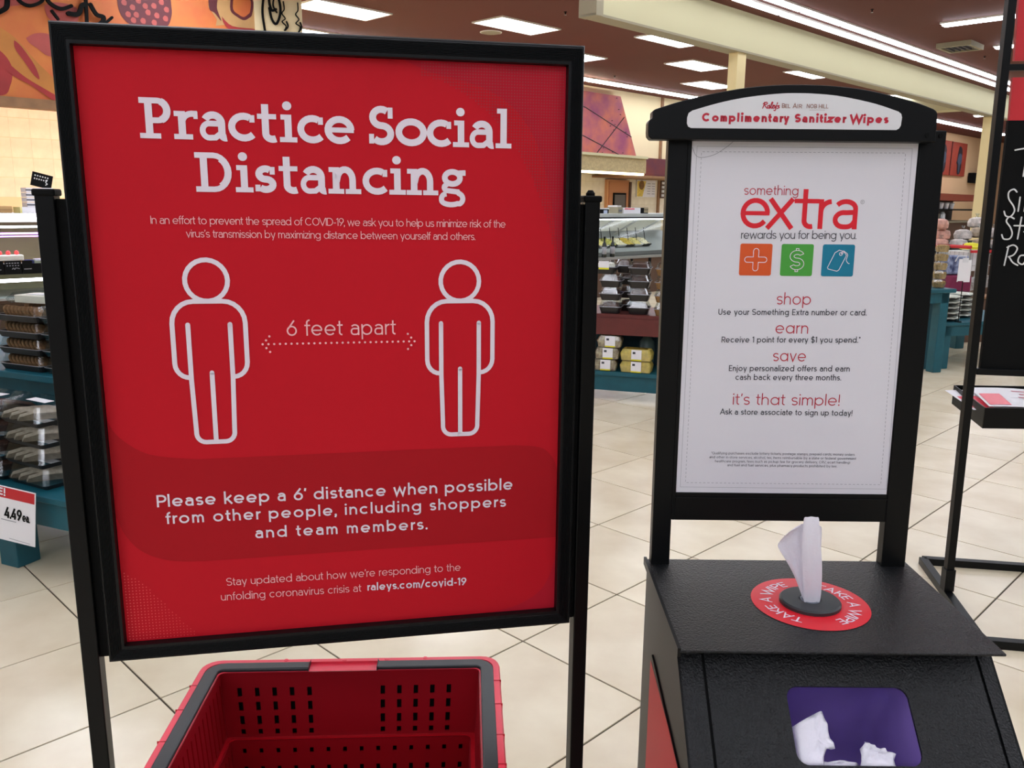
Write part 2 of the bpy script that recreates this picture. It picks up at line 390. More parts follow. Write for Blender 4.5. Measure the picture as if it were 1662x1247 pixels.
M['grout'] = mat('brown_grout', (66, 56, 44), 0.85)
M['tile'] = mat('polished_cream_floor_tile', (234, 222, 194), 0.22, noise=0.0, nscale=3.2, rnd=0.035, rgb2=(218, 202, 172))
M['ceil'] = mat('brown_painted_ceiling', (94, 40, 25), 0.8, noise=0.06, nscale=.6)
M['beam'] = mat('cream_painted_beam', (196, 190, 152), 0.7)
M['beamdark'] = mat('grey_beige_trim', (150, 142, 118), 0.7)
M['col'] = mat('pale_yellow_column_paint', (226, 208, 156), 0.7)
M['lamp'] = mat('lit_fluorescent_diffuser', (238, 244, 255), 0.5, emit=LAMP)
M['lamp2'] = mat('lit_fluorescent_tube', (240, 244, 255), 0.5, emit=4.2)
M['lampframe'] = mat('white_lamp_frame', (235, 232, 226), 0.5)
M['caselamp'] = mat('lit_case_lamp', (240, 246, 255), 0.5, emit=5.0)
M['caselampv'] = mat('lit_violet_case_lamp', (214, 150, 250), 0.5, emit=1.3)
M['walltile'] = mat('beige_wall_tile', (242, 232, 208), 0.4, noise=0.0, nscale=5, rnd=0.02, rgb2=(228, 216, 190))
M['wallgrout'] = mat('pale_wall_grout', (226, 210, 168), 0.8)
M['cream'] = mat('cream_wall_paint', (232, 214, 172), 0.8)
M['peach'] = mat('peach_wall_paint', (238, 196, 150), 0.8)
M['brownstrip'] = mat('brown_wood_strip', (150, 110, 74), 0.6, noise=.1, nscale=9)
M['teal'] = mat('teal_painted_wood', (8, 88, 102), 0.5, noise=0.08, nscale=14)
M['redwood'] = mat('dark_red_painted_wood', (104, 38, 32), 0.5, noise=0.1, nscale=12)
M['clear'] = clear_mat('clear_plastic_lid')
M['glass'] = clear_mat('case_glass', (236, 242, 240), 0.07, 0.05)
M['cookie'] = mat('brown_cookie', (168, 120, 76), 0.8, noise=.3, nscale=60)
M['cookiepale'] = mat('golden_cookie', (206, 164, 96), 0.8, noise=.25, nscale=60)
M['biscotti'] = mat('grey_beige_biscuit', (188, 172, 152), 0.8, noise=.2, nscale=50)
M['traydark'] = mat('black_plastic_tray', (32, 30, 30), 0.4)
M['white'] = mat('white_card', (238, 236, 238), 0.6)
M['yellow'] = mat('yellow_label', (222, 214, 40), 0.6)
M['cakeyellow'] = mat('yellow_cake', (250, 218, 104), 0.8, noise=.15, nscale=30)
M['cakecream'] = mat('pale_speckled_cake', (214, 196, 156), 0.8, nscale=30, rgb2=(120, 90, 70))
M['choc'] = mat('chocolate_cake', (92, 52, 34), 0.7, noise=.3, nscale=40)
M['brownbox'] = mat('brown_baked_goods', (150, 110, 62), 0.7, noise=.3, nscale=30)
M['steel'] = mat('brushed_steel', (176, 178, 178), 0.35, metal=.8)
M['brown'] = mat('brown_cabinet', (92, 66, 50), 0.6)
M['door'] = mat('tan_door', (190, 128, 84), 0.6)
M['bottle'] = mat('dark_green_glass', (18, 26, 22), 0.15)
M['strawberry'] = mat('strawberry', (226, 70, 60), 0.35)
M['icing'] = mat('white_icing', (250, 244, 226), 0.6)
M['chalk'] = mat('white_chalk', (220, 220, 218), 0.9)
M['redboard'] = mat('red_board', (196, 30, 40), 0.5)

# ---------------------------------------------------------------- structure: floor with every tile
T_ = 0.501; S0 = 0.360; W0 = 0.296; GAP = 0.0032
struct('floor', MB().add([SW(-14, -14, -0.004), SW(52, -14, -0.004), SW(52, 14, -0.004), SW(-14, 14, -0.004)], [(0, 1, 2, 3)]), M['grout'])
floor = bpy.data.objects['floor']
def proj(p):
    d = Vector(p) - Vector((0, 0, H)); z = d.dot(_f)
    if z < 0.3: return None
    return (831 + F * d.dot(_r2) / z, 623.5 - F * d.dot(_u2) / z, z)
cells = []
for i in range(-12, 80):
    for j in range(-22, 26):
        s, w_ = S0 + (i + .5) * T_, W0 + (j + .5) * T_
        if w_ > 12.5: continue
        q = proj(SW(s, w_, 0)); vis = q is not None and -150 < q[0] < 1812 and 300 < q[1] < 1500
        cells.append(((q[2] if vis else 1e3 + abs(s) + abs(w_)), s, w_))
cells.sort()
tb = MB(); hh = T_ / 2 - GAP
tb.add([(-hh, -hh, -.006), (hh, -hh, -.006), (hh, hh, -.006), (-hh, hh, -.006), (-hh, -hh, -.0006), (hh, -hh, -.0006), (hh, hh, -.0006), (-hh, hh, -.0006), (-hh + .0012, -hh + .0012, 0), (hh - .0012, -hh + .0012, 0), (hh - .0012, hh - .0012, 0), (-hh + .0012, hh - .0012, 0)],
       [(0, 1, 5, 4), (1, 2, 6, 5), (2, 3, 7, 6), (3, 0, 4, 7), (4, 5, 9, 8), (5, 6, 10, 9), (6, 7, 11, 10), (7, 4, 8, 11), (8, 9, 10, 11)])
first = tb.build('tile', M['tile'], floor); tm = first.data
for k, (d, s, w_) in enumerate(cells[:290]):
    o = first if k == 0 else first.copy()
    if k: COL.objects.link(o)
    o.location = SW(s, w_, 0); o.rotation_euler = (0, 0, A45 + (PI / 2) * random.randrange(4))
rest = MB()
for d, s, w_ in cells[290:]:
    rest.add([SW(s - hh, w_ - hh, 0), SW(s + hh, w_ - hh, 0), SW(s + hh, w_ + hh, 0), SW(s - hh, w_ + hh, 0)], [(0, 1, 2, 3)])
rest.build('tile', M['tile'], floor)['kind'] = 'stuff'

# ceiling, walls, beams, columns (local x = along the store grid, y = across it)
def sbox(s0, s1, w0, w1, z0, z1): return MB().box(s0, s1, w0, w1, z0, z1)
def st(name, mb, m, **k): return struct(name, mb, m, rot=A45, **k)
st('ceiling', sbox(-14, 52, -14, 14, CEIL, CEIL + .1), M['ceil'])
st('wall_back', sbox(-14, 24, 12.82, 13.0, 0, CEIL), M['wallgrout']); wallb = bpy.data.objects['wall_back']
st('wall_far', sbox(23.8, 52, 11.0, 11.2, 0, CEIL), M['peach'])
st('wall_right', sbox(51.8, 52, -14, 11.0, 0, CEIL), M['peach'])
M['neutral'] = mat('grey_wall_paint', (170, 172, 176), 0.8)
st('wall_front', sbox(-14, 52, -14, -13.8, 0, CEIL), M['neutral'])
st('wall_left', sbox(-14, -13.8, -13.8, 12.82, 0, CEIL), M['neutral'])
# wall tiles behind the bakery
wt = MB(); a = .125
wt.add([(-a, 0, -a), (a, 0, -a), (a, 0, a), (-a, 0, a), (-a + .003, -.003, -a + .003), (a - .003, -.003, -a + .003), (a - .003, -.003, a - .003), (-a + .003, -.003, a - .003)],
       [(0, 1, 5, 4), (1, 2, 6, 5), (2, 3, 7, 6), (3, 0, 4, 7), (4, 5, 6, 7)])
ft = wt.build('tile', M['walltile'], wallb)
st_first = True
for (s0, n, z0, m_) in ((2.73, 8, H + .03, 5), (14.1, 17, H - .22, 5)):
    for i in range(n):
        for j in range(m_):
            o = ft if st_first else ft.copy()
            if not st_first: COL.objects.link(o)
            st_first = False
            o.location = (s0 + .25 * (i + .5), 12.82, z0 + .255 * (j + .5) - .13 * 0)
# main beam, second beam, columns
bz = H + 2.085
mbm = st('beam', sbox(7.84, 23.0, 6.52, 6.68, bz, CEIL), M['beam'])
st('trim_3', MB().box(7.74, 7.86, 6.48, 6.74, bz - .012, CEIL).box(7.74, 23, 6.49, 6.72, bz - .014, bz + .012), M['beamdark'])
st('beam', sbox(21.0, 21.45, 7.1, 11.2, bz + .1, CEIL), M['beam'])
st('column', sbox(10.80, 11.02, 6.52, 6.66, 0, bz), M['col'])
st('column', sbox(21.85, 22.05, 6.55, 6.75, 0, bz + .1), M['col'])

# ---------------------------------------------------------------- ceiling fittings
def troffer(s, w_, lab, grp=None):
    t = thing('ceiling_light', lab, 'ceiling light', SW(s, w_, CEIL), A45, grp)
    MB().box(-.62, .62, -.32, -.29, -.02, 0).box(-.62, .62, .29, .32, -.02, 0).box(-.62, -.59, -.29, .29, -.02, 0).box(.59, .62, -.29, .29, -.02, 0).build('frame', M['lampframe'], t)
    B(-.6, .6, -.3, .3, -.012, -.004).build('diffuser', M['lamp'], t)
    return t
tl = [(9.48, 9.45, 'recessed ceiling light over the top centre of the red sign, beside the round speaker'),
      (7.12, 10.49, 'recessed ceiling light above the sign, right beside the cream lettered panel'),
      (11.91, 8.36, 'recessed ceiling light tucked under the near end of the cream beam'),
      (14.31, 9.49, 'middle one of three stepped ceiling lights left of the column'),
      (16.70, 10.75, 'lowest of three stepped ceiling lights, its edge behind the cream column'),
      (16.64, 8.34, 'recessed ceiling light just above the arched black header'),
      (21.40, 8.34, 'recessed ceiling light above the right shoulder of the arched header'),
      (11.95, 10.55, 'recessed ceiling light half hidden behind the right edge of the sign frame'),
      (7.15, 8.36, None), (4.7, 9.45, None), (2.4, 8.36, None), (4.75, 10.55, None), (19.1, 9.49, None)]
for s, w_, lab in tl: troffer(s, w_, lab or 'recessed ceiling light out of the view, in the rows over the bakery', None if lab else 'troffers hidden above the frame')
def strip(s0, s1, w0, w1, lab, name='strip_light', n=1, grp=None, z=0.05, lm='lamp'):
    t = thing(name, lab, 'strip light', SW((s0 + s1) / 2, (w0 + w1) / 2, CEIL), A45, grp)
    a_, b_ = (s1 - s0) / 2, (w1 - w0) / 2
    B(-a_, a_, -b_, b_, -z * .5, 0).build('housing', M['lampframe'], t)
    along_s = a_ > b_; Lh = max(a_, b_); seg = max(1, round(2 * Lh / 1.22)); d = 2 * Lh / seg
    for k in range(seg):
        c = -Lh + (k + .5) * d; e = d / 2 - .03
        if along_s: B(c - e, c + e, -b_ * .86, b_ * .86, -z, -z * .5).build('tube', M[lm], t)
        else: B(-a_ * .86, a_ * .86, c - e, c + e, -z, -z * .5).build('tube', M[lm], t)
    return t
strip(-6, 26, 5.78, 5.90, 'near line of the long double fluorescent strip beside the cream beam', lm='lamp2')
strip(-6, 26, 6.08, 6.20, 'far line of the long double fluorescent strip, next to the cream beam', lm='lamp2')
strip(6.8, 23, 11.98, 12.22, 'long fluorescent strip running along the ceiling above the copper hood')
strip(24, 34, 9.6, 9.85, 'far fluorescent strip above the peach wall, seen left of the column')
for s in (26.6, 30, 34.5): strip(s, s + .2, -6, 8.5, 'unseen fluorescent strip added to brighten the far area behind the chalkboard stand', grp='unseen strips added for the far area')  # added lamps, unseen, that lift the dim far end of the store
for k in range(-4, 9):  # hindmost rows are unseen and added to brighten surfaces facing the camera
    s = -4.1 + 2.37 * k + .64 - .0
    if k < 7: strip(s - .08, s + .08, -9, 4.85, 'fluorescent strip out of the view, over the aisle behind the camera', grp='overhead strips out of view')
strip(13.36, 13.52, -6, 4.85, 'upper fluorescent strip above the ceiling vent, crossing the black pole')
strip(15.73, 15.89, -6, 4.85, 'lower fluorescent strip right of the ceiling vent, crossing the black pole')
strip(22.0, 22.16, -6, 4.85, 'short far strip light seen between the black pole and the red panel', grp=None)
t = thing('ceiling_speaker', 'round beige ceiling speaker beside the ceiling light over the sign', 'speaker', SW(9.57, 10.11, CEIL))
MB().lathe([(.155, 0), (.155, -.012), (.13, -.018), (.02, -.014)], 28).build('grille', M['beamdark'], t)
MB().lathe([(.17, 0), (.17, -.008), (.155, -.012), (.15, 0)], 28).build('rim', M['lampframe'], t)
for s, w_, lab in ((9.29, 8.33, 'small ceiling sprinkler head left of the cream beam end'), (12.95, 8.36, 'small ceiling sprinkler head between the beam and the column'),
                   (14.35, 11.48, 'small ceiling sprinkler head above the long strip light'), (11.92, 5.21, 'small ceiling sprinkler head high above the right poster'), (16.72, 5.26, 'small dark sprinkler head right below the ceiling vent')):
    t = thing('sprinkler', lab, 'sprinkler', SW(s, w_, CEIL))
    MB().lathe([(.022, 0), (.022, -.006), (.008, -.008), (.007, -.035)], 12).build('escutcheon', M['black_dull'], t)
    MB().lathe([(.002, -.035), (.016, -.038), (.016, -.042), (.002, -.044)], 10).build('deflector', M['steel'], t)
t = thing('ceiling_vent', 'grey square air vent hanging below the brown ceiling', 'vent', SW(15.3, 5.2, CEIL), A45)
MB().box(-.31, .31, -.26, -.21, -.075, 0).box(-.31, .31, .21, .26, -.075, 0).box(-.31, -.26, -.21, .21, -.075, 0).box(.26, .31, -.21, .21, -.075, 0).build('housing', M['beamdark'], t)
for k in range(5): B(-.26, .26, -.18 + k * .085, -.165 + k * .085, -.065, -.02).build('louvre', M['ink_midgrey'], t)
B(-.26, .26, -.21, .21, -.015, 0).build('duct_back', M['black_dull'], t)

# ---------------------------------------------------------------- red distancing sign stand
sg = thing('floor_sign', 'black framed red poster on two square posts reading Practice Social Distancing', 'sign', (-.4868, .99, 0), math.radians(11.14))
ZP = H + .1664; PW, PH = .5595, .7165
def zf(y): return lambda u, v: (u, y, ZP + v)
poster = MB().box(0, PW, 0, .003, ZP - PH, ZP).build('poster', M['postermain'], sg)
l1 = MB()
mk = zf(-.0003)
def poly(mb, pts, fn): mb.add([fn(*p) for p in pts], [tuple(range(len(pts)))])
# darker corner outside the big arc, dark band, paler foot
pc = [(PW, 0), (.36, 0), (.39, -.012)] + smooth_path([(.39, -.012), (.4687, -.0332), (.5152, -.0751), (.5399, -.1413), (.5539, -.2332), (PW, -.30)], 5)
mb = MB(); poly(mb, pc, mk); mb.build('printed_corner', M['postercorner'], poster)
band = smooth_path([(.0, -.425), (.012, -.447), (.045, -.470), (.10, -.4786)], 5) + [(.50, -.4786)] + smooth_path([(.50, -.4786), (.535, -.483), (.552, -.497), (.5595, -.515)], 5) + [(.5595, -.612), (.1, -.6135)] + smooth_path([(.1, -.6135), (.06, -.610), (.028, -.596), (.009, -.572), (0, -.545)], 5)
mb = MB(); poly(mb, band, mk); mb.build('printed_band', M['posterband'], poster)
pb = [(PW, -.622)] + smooth_path([(PW, -.622), (.556, -.655), (.540, -.688), (.508, -.708), (.47, -PH)], 5) + [(PW, -PH)]
mb = MB(); poly(mb, pb, mk); mb.build('printed_corner', M['postercorner'], poster)
# halftone dots
mb = MB(); f5 = zf(-.0006)
for i in range(26):
    for j in range(26):
        u, v = .004 + i * .0041, -.7130 + j * .0041
        if v < -.616 - .9 * u - .35 * max(0, u - .03) and u < .10: disc(mb, u, v, .00085 * (1 - u * 4.5), f5, 6)
o = mb.build('halftone_dots', M['posterpink'], poster); o['kind'] = 'stuff'
mb = MB()
for i in range(52):
    for j in range(75):
        u, v = PW - .003 - i * .0034, -.003 - j * .0034
        if (u > .556 - .0 or (u - .36) ** 2 / .195 ** 2 + (v + .30) ** 2 / .285 ** 2 > 1.0) and u > .38: disc(mb, u, v, .00105, f5, 4)
o = mb.build('halftone_dots', M['posterdark'], poster); o['kind'] = 'stuff'
ink = zf(-.0009)
wr(poster, 'headline', M['print_white'], 'Practice Social', .0615, .4925, -.0965, .0443, .126, ink, 'slab', u1v=-.0985)
wr(poster, 'headline', M['print_white'], 'Distancing', .1175, .4365, -.1550, .0440, .126, ink, 'slab', u1v=-.1560)
wr(poster, 'small_lettering', M['print_pink'], 'In an effort to prevent the spread of COVID-19, we ask you to help us minimize risk of the', .0662, .4861, -.1922, .0092, .062, ink, u1v=-.1945)
wr(poster, 'small_lettering', M['print_pink'], 'virus\u2019s transmission by maximizing distance between yourself and others.', .1045, .4479, -.2076, .0090, .062, ink, u1v=-.2100)
wr(poster, 'small_lettering', M['print_pink'], '6 feet apart', .2129, .3475, -.3265, .0190, .066, ink, u1v=-.3272)
wr(poster, 'small_lettering', M['print_pink'], 'Stay updated about how we\u2019re responding to the', .1246, .4284, -.6490, .0106, .062, ink, u1v=-.6512)
wr(poster, 'small_lettering', M['print_pink'], 'unfolding coronavirus crisis at', .1168, .2955, -.6690, .0106, .062, ink, u1v=-.6708)
wr(poster, 'bold_lettering', M['print_white'], 'Please keep a 6\u2019 distance when possible', .0477, .4995, -.5382, .0158, .105, ink, u1v=-.5400)
wr(poster, 'bold_lettering', M['print_white'], 'from other people, including shoppers', .0572, .4903, -.5608, .0150, .105, ink, u1v=-.5636)
wr(poster, 'bold_lettering', M['print_white'], 'and team members.', .1628, .3845, -.5868, .0150, .105, ink, u1v=-.5888)
wr(poster, 'bold_lettering', M['print_white'], 'raleys.com/covid-19', .3025, .4362, -.6702, .0108, .115, ink, u1v=-.6725)
mb = MB()
n = 27
for k in range(n + 1): disc(mb, .1850 + (.3700 - .1850) * k / n, -.3363, .0014, ink, 8)
for sgn, x in ((1, .185), (-1, .370)):
    for q in (1, 2):
        for e in (-1, 1): disc(mb, x + sgn * q * .0042, -.3363 + e * q * .0048, .0014, ink, 8)
mb.build('dotted_arrow', M['print_pink'], poster)
def figure(cx, top):
    mb = MB(); t = .0056; v = lambda y: top - y
    ribbon(mb, arcp(cx, v(.0268), .0243, .0245, 0, 360), t, ink)
    ribbon(mb, [(cx - .0238, v(.144))] + [(cx - .0238 - .0005, v(.144))] + arcp(cx - .0255, v(.1265), .0165, .0175, 270, 180) + [(cx - .042, v(.078))] + arcp(cx - .017, v(.078), .025, .0265, 180, 90) + arcp(cx + .017, v(.078), .025, .0265, 90, 0) + [(cx + .042, v(.1265))] + arcp(cx + .0255, v(.1265), .0165, .0175, 0, -90) + [(cx + .0238, v(.144))], t, ink)
    ribbon(mb, [(cx - .0242, v(.0795)), (cx - .0242, v(.146)), (cx - .0225, v(.210))] + arcp(cx - .0115, v(.214), .011, .0115, 185, 270) + arcp(cx + .0115, v(.214), .011, .0115, 270, 355) + [(cx + .0225, v(.210)), (cx + .0242, v(.146)), (cx + .0242, v(.0795))], t, ink, True)
    ribbon(mb, [(cx, v(.1385)), (cx, v(.2255))], t, ink, True)
    mb.build('figure_outline', M['print_white'], poster)
figure(.1240, -.2315); figure(.4278, -.2345)
# frame: four mitred bars with fine ridges
fx0, fx1, fv0, fv1 = -.0212, .5806, -.7385, .0238
ix0, ix1, iv0, iv1 = -.0005, .5600, -.7170, .0005
def bar(name, o1, o2, i2, i1):
    prof = [(0, -.012), (.12, -.0165), (.86, -.0165), (.93, -.0135), (1.0, -.004)]   # outer to inner, across the bar
    ridges = []
    for k in range(9):
        a = .16 + k * .075; ridges += [(a, -.0105), (a + .03, -.0114), (a + .055, -.0105)]
    prof = [(0, .016), (0, -.0065), (.08, -.0100)] + ridges + [(.93, -.0105), (.99, -.0104), (1.0, -.0096), (1.0, .016)]
    r1 = [(o1[0] + (i1[0] - o1[0]) * a, y, ZP + o1[1] + (i1[1] - o1[1]) * a) for a, y in prof]
    r2 = [(o2[0] + (i2[0] - o2[0]) * a, y, ZP + o2[1] + (i2[1] - o2[1]) * a) for a, y in prof]
    m = MB().loft([r1, r2]); m.f = [f[::-1] for f in m.f]; return m.build(name, M['black_ribbed'], sg)
bar('frame_bar', (fx0, fv1), (fx1, fv1), (ix1, iv1), (ix0, iv1))
bar('frame_bar', (fx1, fv1), (fx1, fv0), (ix1, iv0), (ix1, iv1))
bar('frame_bar', (fx1, fv0), (fx0, fv0), (ix0, iv0), (ix1, iv0))
bar('frame_bar', (fx0, fv0), (fx0, fv1), (ix0, iv1), (ix0, iv0))
B(fx0 + .002, fx1 - .002, .005, .014, ZP + fv0 + .002, ZP + fv1 - .002).build('back_panel', M['black_dull'], sg)
for x0, x1 in ((-.0555, -.0350), (.5888, .6086)):
    B(x0, x1, .0, .024, .03, ZP - .157).build('post', M['black'], sg, bevel=.0015)
    B(x0 - .002, x1 + .002, -.002, .026, ZP - .162, ZP - .154).build('post_cap', M['black_dull'], sg, bevel=.002)
MB().lathe([(.006, 0), (.006, .003), (.003, .007)], 12, (.5985, .012, ZP - .154)).build('cap_screw', M['black_dull'], sg)
for x0, x1 in ((-.0350, -.0205), (.5800, .5890)):
    B(x0, x1, .008, .016, ZP - .738, ZP - .165).build('side_channel', M['black_dull'], sg)
B(-.0555, .6086, .0, .024, .02, .045).build('base_rail', M['black'], sg)
for x in (-.045, .5985):
    B(x - .0125, x + .0125, -.2, .24, 0, .022).build('base_foot', M['black'], sg, bevel=.002)

# basket rack held by the posts
br = MB().box(.02, .53, .03, .05, .50, .515).box(.02, .53, -.14, -.12, .50, .515)
B(-.035, .5888, .004, .02, .50, .516).build('rack_crossbar', M['black'], sg)
for x in (.09, .27, .45): B(x - .01, x + .01, -.15, .12, .516, .524).build('rack_arm', M['black'], sg)
# ---------------------------------------------------------------- shopping basket on the rack
bk = thing('shopping_basket', 'red plastic shopping basket with black folded handles in front of the red sign', 'basket', (-.2305, 1.034, .5245), math.radians(3.0))
HX, HY, TZ = .223, .150, .2155       # half sizes at the rim, rim height over the base
def ring_pts(hx, hy, r, z, n=5): return [(x, y, z) for x, y in rrect(-hx, hx, -hy, hy, r, n)]
# outward rolled rim
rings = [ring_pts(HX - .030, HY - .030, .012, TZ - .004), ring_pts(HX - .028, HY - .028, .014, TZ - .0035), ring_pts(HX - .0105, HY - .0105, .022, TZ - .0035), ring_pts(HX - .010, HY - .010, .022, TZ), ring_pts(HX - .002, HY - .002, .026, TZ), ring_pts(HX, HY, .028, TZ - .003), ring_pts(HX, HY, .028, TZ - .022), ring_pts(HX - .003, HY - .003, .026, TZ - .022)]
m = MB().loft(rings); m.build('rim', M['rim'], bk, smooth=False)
for (x, y) in ((-.012, HY - .006), (.052, HY - .006), (-.1, HY - .004), (.11, HY - .004)):
    MB().lathe([(.0036, 0), (.0032, .0006), (0.0008, .0008)], 14, (x, y, TZ)).build('rim_stud', M['rim'], bk)
for sx in (-1, 1):
    for k, y in enumerate((.08, .02, -.05, -.11)): B(*sorted((sx * (HX - .0102), sx * (HX + .0006))), y - .0006, y + .0006, TZ - .02, TZ + .0005).build('rim_seam', M['basket'], bk)
# walls: sheets with real slots
def wall_sheet(name, fn, xs, zs, holes, m):
    vs = []; idx = {}
    fs = []
    for i in range(len(xs) - 1):
        for j in range(len(zs) - 1):
            if (i, j) in holes: continue
            q = []
            for a, b in ((i, j), (i + 1, j), (i + 1, j + 1), (i, j + 1)):
                if (a, b) not in idx: idx[(a, b)] = len(vs); vs.append(fn(xs[a], zs[b]))
                q.append(idx[(a, b)])
            fs.append(tuple(q))
    return MB().add(vs, fs).build(name, m, bk, solid=.0025)
zb = [0, .012, .050, .062, .075, .088, .0995, .1065, .118, .121, .1365, .147, .1625, .172, .188, .2115]
zw = [.0, .07, .1065, .112, .120, .1325, .145, .159, .172, .187, .2115]
def inset(z): return .030 + (TZ - z) * .06 + (.011 if z < .1065 else 0)
def slots(cols, hw):
    xs = [-1]; 
    for c in cols: xs += [c - hw, c + hw]
    return xs + [1]
ucols = [-.166, -.140, -.114, -.088, -.062, .048, .073, .098, .123, .148]
def xs_of(cols, hw, lim):
    xs = [-lim]
    for c in cols: xs += [c - hw, c + hw]
    return xs + [lim]
for sy in (1, -1):
    xs = xs_of(ucols, .0034, .1945); holes = set()
    z_ = [.1065, .1125, .121, .1285, .1425, .151, .1650, .1735, .1875, .2115]
    for i in range(len(ucols)):
        for j in (1, 3, 5, 7): holes.add((1 + 2 * i, j))
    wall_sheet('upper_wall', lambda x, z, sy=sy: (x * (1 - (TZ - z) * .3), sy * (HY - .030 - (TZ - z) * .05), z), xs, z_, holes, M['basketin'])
    lc = [-.165 + k * .0258 for k in range(14)]
    xs = xs_of(lc, .003, .186); holes = set(); z_ = [0, .03, .04, .055, .065, .086, .094, .1065]
    for i in range(len(lc)):
        for j in (1, 3, 5): holes.add((1 + 2 * i, j))
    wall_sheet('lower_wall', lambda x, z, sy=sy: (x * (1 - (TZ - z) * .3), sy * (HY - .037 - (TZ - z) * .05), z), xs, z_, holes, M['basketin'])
for sx in (1, -1):
    ys = [-.105 + k * .0165 for k in range(14)]
    xs = xs_of(ys, .0018, .1215); holes = set((1 + 2 * i, 1) for i in range(len(ys)))
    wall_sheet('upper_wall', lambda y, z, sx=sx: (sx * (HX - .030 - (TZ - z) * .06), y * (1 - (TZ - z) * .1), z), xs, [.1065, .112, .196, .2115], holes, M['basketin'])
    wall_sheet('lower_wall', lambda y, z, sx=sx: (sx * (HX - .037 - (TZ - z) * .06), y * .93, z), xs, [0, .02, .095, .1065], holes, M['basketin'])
# ledge between the two wall rings, base grid
e1 = ring_pts(HX - .0355, HY - .0345, .01, .107); e2 = ring_pts(HX - .0435, HY - .0425, .01, .1085)
MB().loft([e1, e2]).build('step_ledge', M['basket'], bk, solid=.002)
gb = MB().box(-.17, .17, -.1, .1, 0, .003); gb.build('basket_floor', M['basket'], bk)
# two folded handles: flat bars lying in the rim
def handle(sx):
    t = .0105
    m = MB()
    yb = HY - .0195; xo = HX - .0195
    x_in = -.062 if sx < 0 else .039
    z0, z1 = TZ - .0145, TZ + .001
    path = [(x_in, yb), (sx * (xo - .018), yb)] + [(sx * (xo - .018 + .018 * math.sin(a)), yb - .018 + .018 * math.cos(a)) for a in (PI / 8, PI / 4, 3 * PI / 8)] + [(sx * xo, yb - .018), (sx * xo, -yb + .018)] + [(sx * (xo - .018 + .018 * math.cos(a)), -yb + .018 - .018 * math.sin(a)) for a in (PI / 8, PI / 4, 3 * PI / 8)] + [(sx * (xo - .018), -yb), (x_in, -yb)]
    L_, R_ = [], []
    n = len(path)
    for i in range(n):
        a = path[max(i - 1, 0)]; b = path[min(i + 1, n - 1)]; dx, dy = b[0] - a[0], b[1] - a[1]; l = math.hypot(dx, dy); nx, ny = -dy / l, dx / l
        L_.append((path[i][0] + nx * t * .92, path[i][1] + ny * t * .92)); R_.append((path[i][0] - nx * t * .92, path[i][1] - ny * t * .92))
    rings = [[(a[0], a[1], z0), (b[0], b[1], z0), (b[0], b[1], z1), (a[0], a[1], z1)] for a, b in zip(L_, R_)]
    m.loft(rings); m.f += [(0, 1, 2, 3), tuple(len(m.v) - 4 + k for k in (3, 2, 1, 0))]
    return m.build('handle', M['handle'], bk, bevel=.002)
handle(-1); handle(1)
B(-.06, .037, HY - .0285, HY - .0265, TZ - .03, TZ - .004).build('label_tab', M['basket'], bk)

sv = MB(); hx_, hy_ = HX - .024, HY - .024
sv.box(-hx_, hx_, hy_ - .002, hy_, -.006, TZ - .024).box(-hx_, hx_, -hy_, -hy_ + .002, -.006, TZ - .024).box(-hx_, -hx_ + .002, -hy_, hy_, -.006, TZ - .024).box(hx_ - .002, hx_, -hy_, hy_, -.006, TZ - .024).box(-hx_, hx_, -hy_, hy_, -.006, -.003)
so = sv.build('added_slot_mask', M['black_dull'], sg)  # black sleeve added round the basket only to keep its slots dark
_ms = Matrix.Translation(sg.location) @ Matrix.Rotation(math.radians(11.14), 4, 'Z'); _mb = Matrix.Translation(bk.location) @ Matrix.Rotation(math.radians(3.0), 4, 'Z')
_mm = _ms.inverted() @ _mb; so.location = _mm.to_translation(); so.rotation_euler = _mm.to_euler()
# ---------------------------------------------------------------- wipes dispenser stand
TILT = .0312
ws = thing('wipes_station', 'black sanitizer wipes stand with white rewards sign and sloped waste opening', 'dispenser', (.35, .93, 0))
OX, OY = -.35, -.93          # child coordinates are world minus the base point
O_ = (.2091 + OX, 1.04 + OY, H + .0789)
def up(o): o.location = O_; o.rotation_euler = (-TILT, 0, 0); return o
VB = -.533                    # where the posts meet the box
def uf(y): return lambda u, v: (u, y, v)
for x0, x1 in ((-.0275, -.004), (.2690, .2995)):
    up(B(x0, x1, 0.0, .017, VB, .012 if x0 > 0 else -.001).build('post', M['black'], ws, bevel=.0012))
pn = MB()
for (a, b, c, d) in ((-.0040, .0005, -.4705, .0), (.2680, .2690, -.4705, .0), (.0005, .2680, -.4705, -.4340)): pn.box(a, b, 0.0005, .015, c, d)
up(pn.build('sign_frame', M['black'], ws, bevel=.0008))
up(MB().box(.0, .2685, -.0012, .001, -.4412, -.4395).build('retainer_ridge', M['black_ribbed'], ws))
up(MB().box(0, .2682, .0025, .012, -.4345, .001).build('backing', M['black_dull'], ws))
hd = [(-.0470, -.0030), (-.0505, -.0030), (-.0540, .0005), (-.0545, .006), (-.0545, .0155), (-.0535, .0185), (-.0500, .0205), (-.0500, .0285), (-.047, .0305)]
arc_ = [(-.0116, .0414), (.0383, .0523), (.0750, .0572), (.1098, .0592), (.1530, .0585), (.1965, .0539), (.2478, .0427), (.2740, .0340)]
hd += smooth_path([(-.047, .0305)] + arc_, 4)[1:] + [(.2775, .0315), (.2790, .0285), (.2800, -.0030)]
up(MB().prism(hd[::-1], -.016, .004).build('header', M['black'], ws, bevel=.0012))
for x, y, yy in ((.2690, .0045, -.0165), (.2925, .0060, -.0008)):
    up(MB().tube([(x, yy + .003, y), (x, yy - .0005, y)], .0024, 12).build('screw', M['black_dull'], ws))
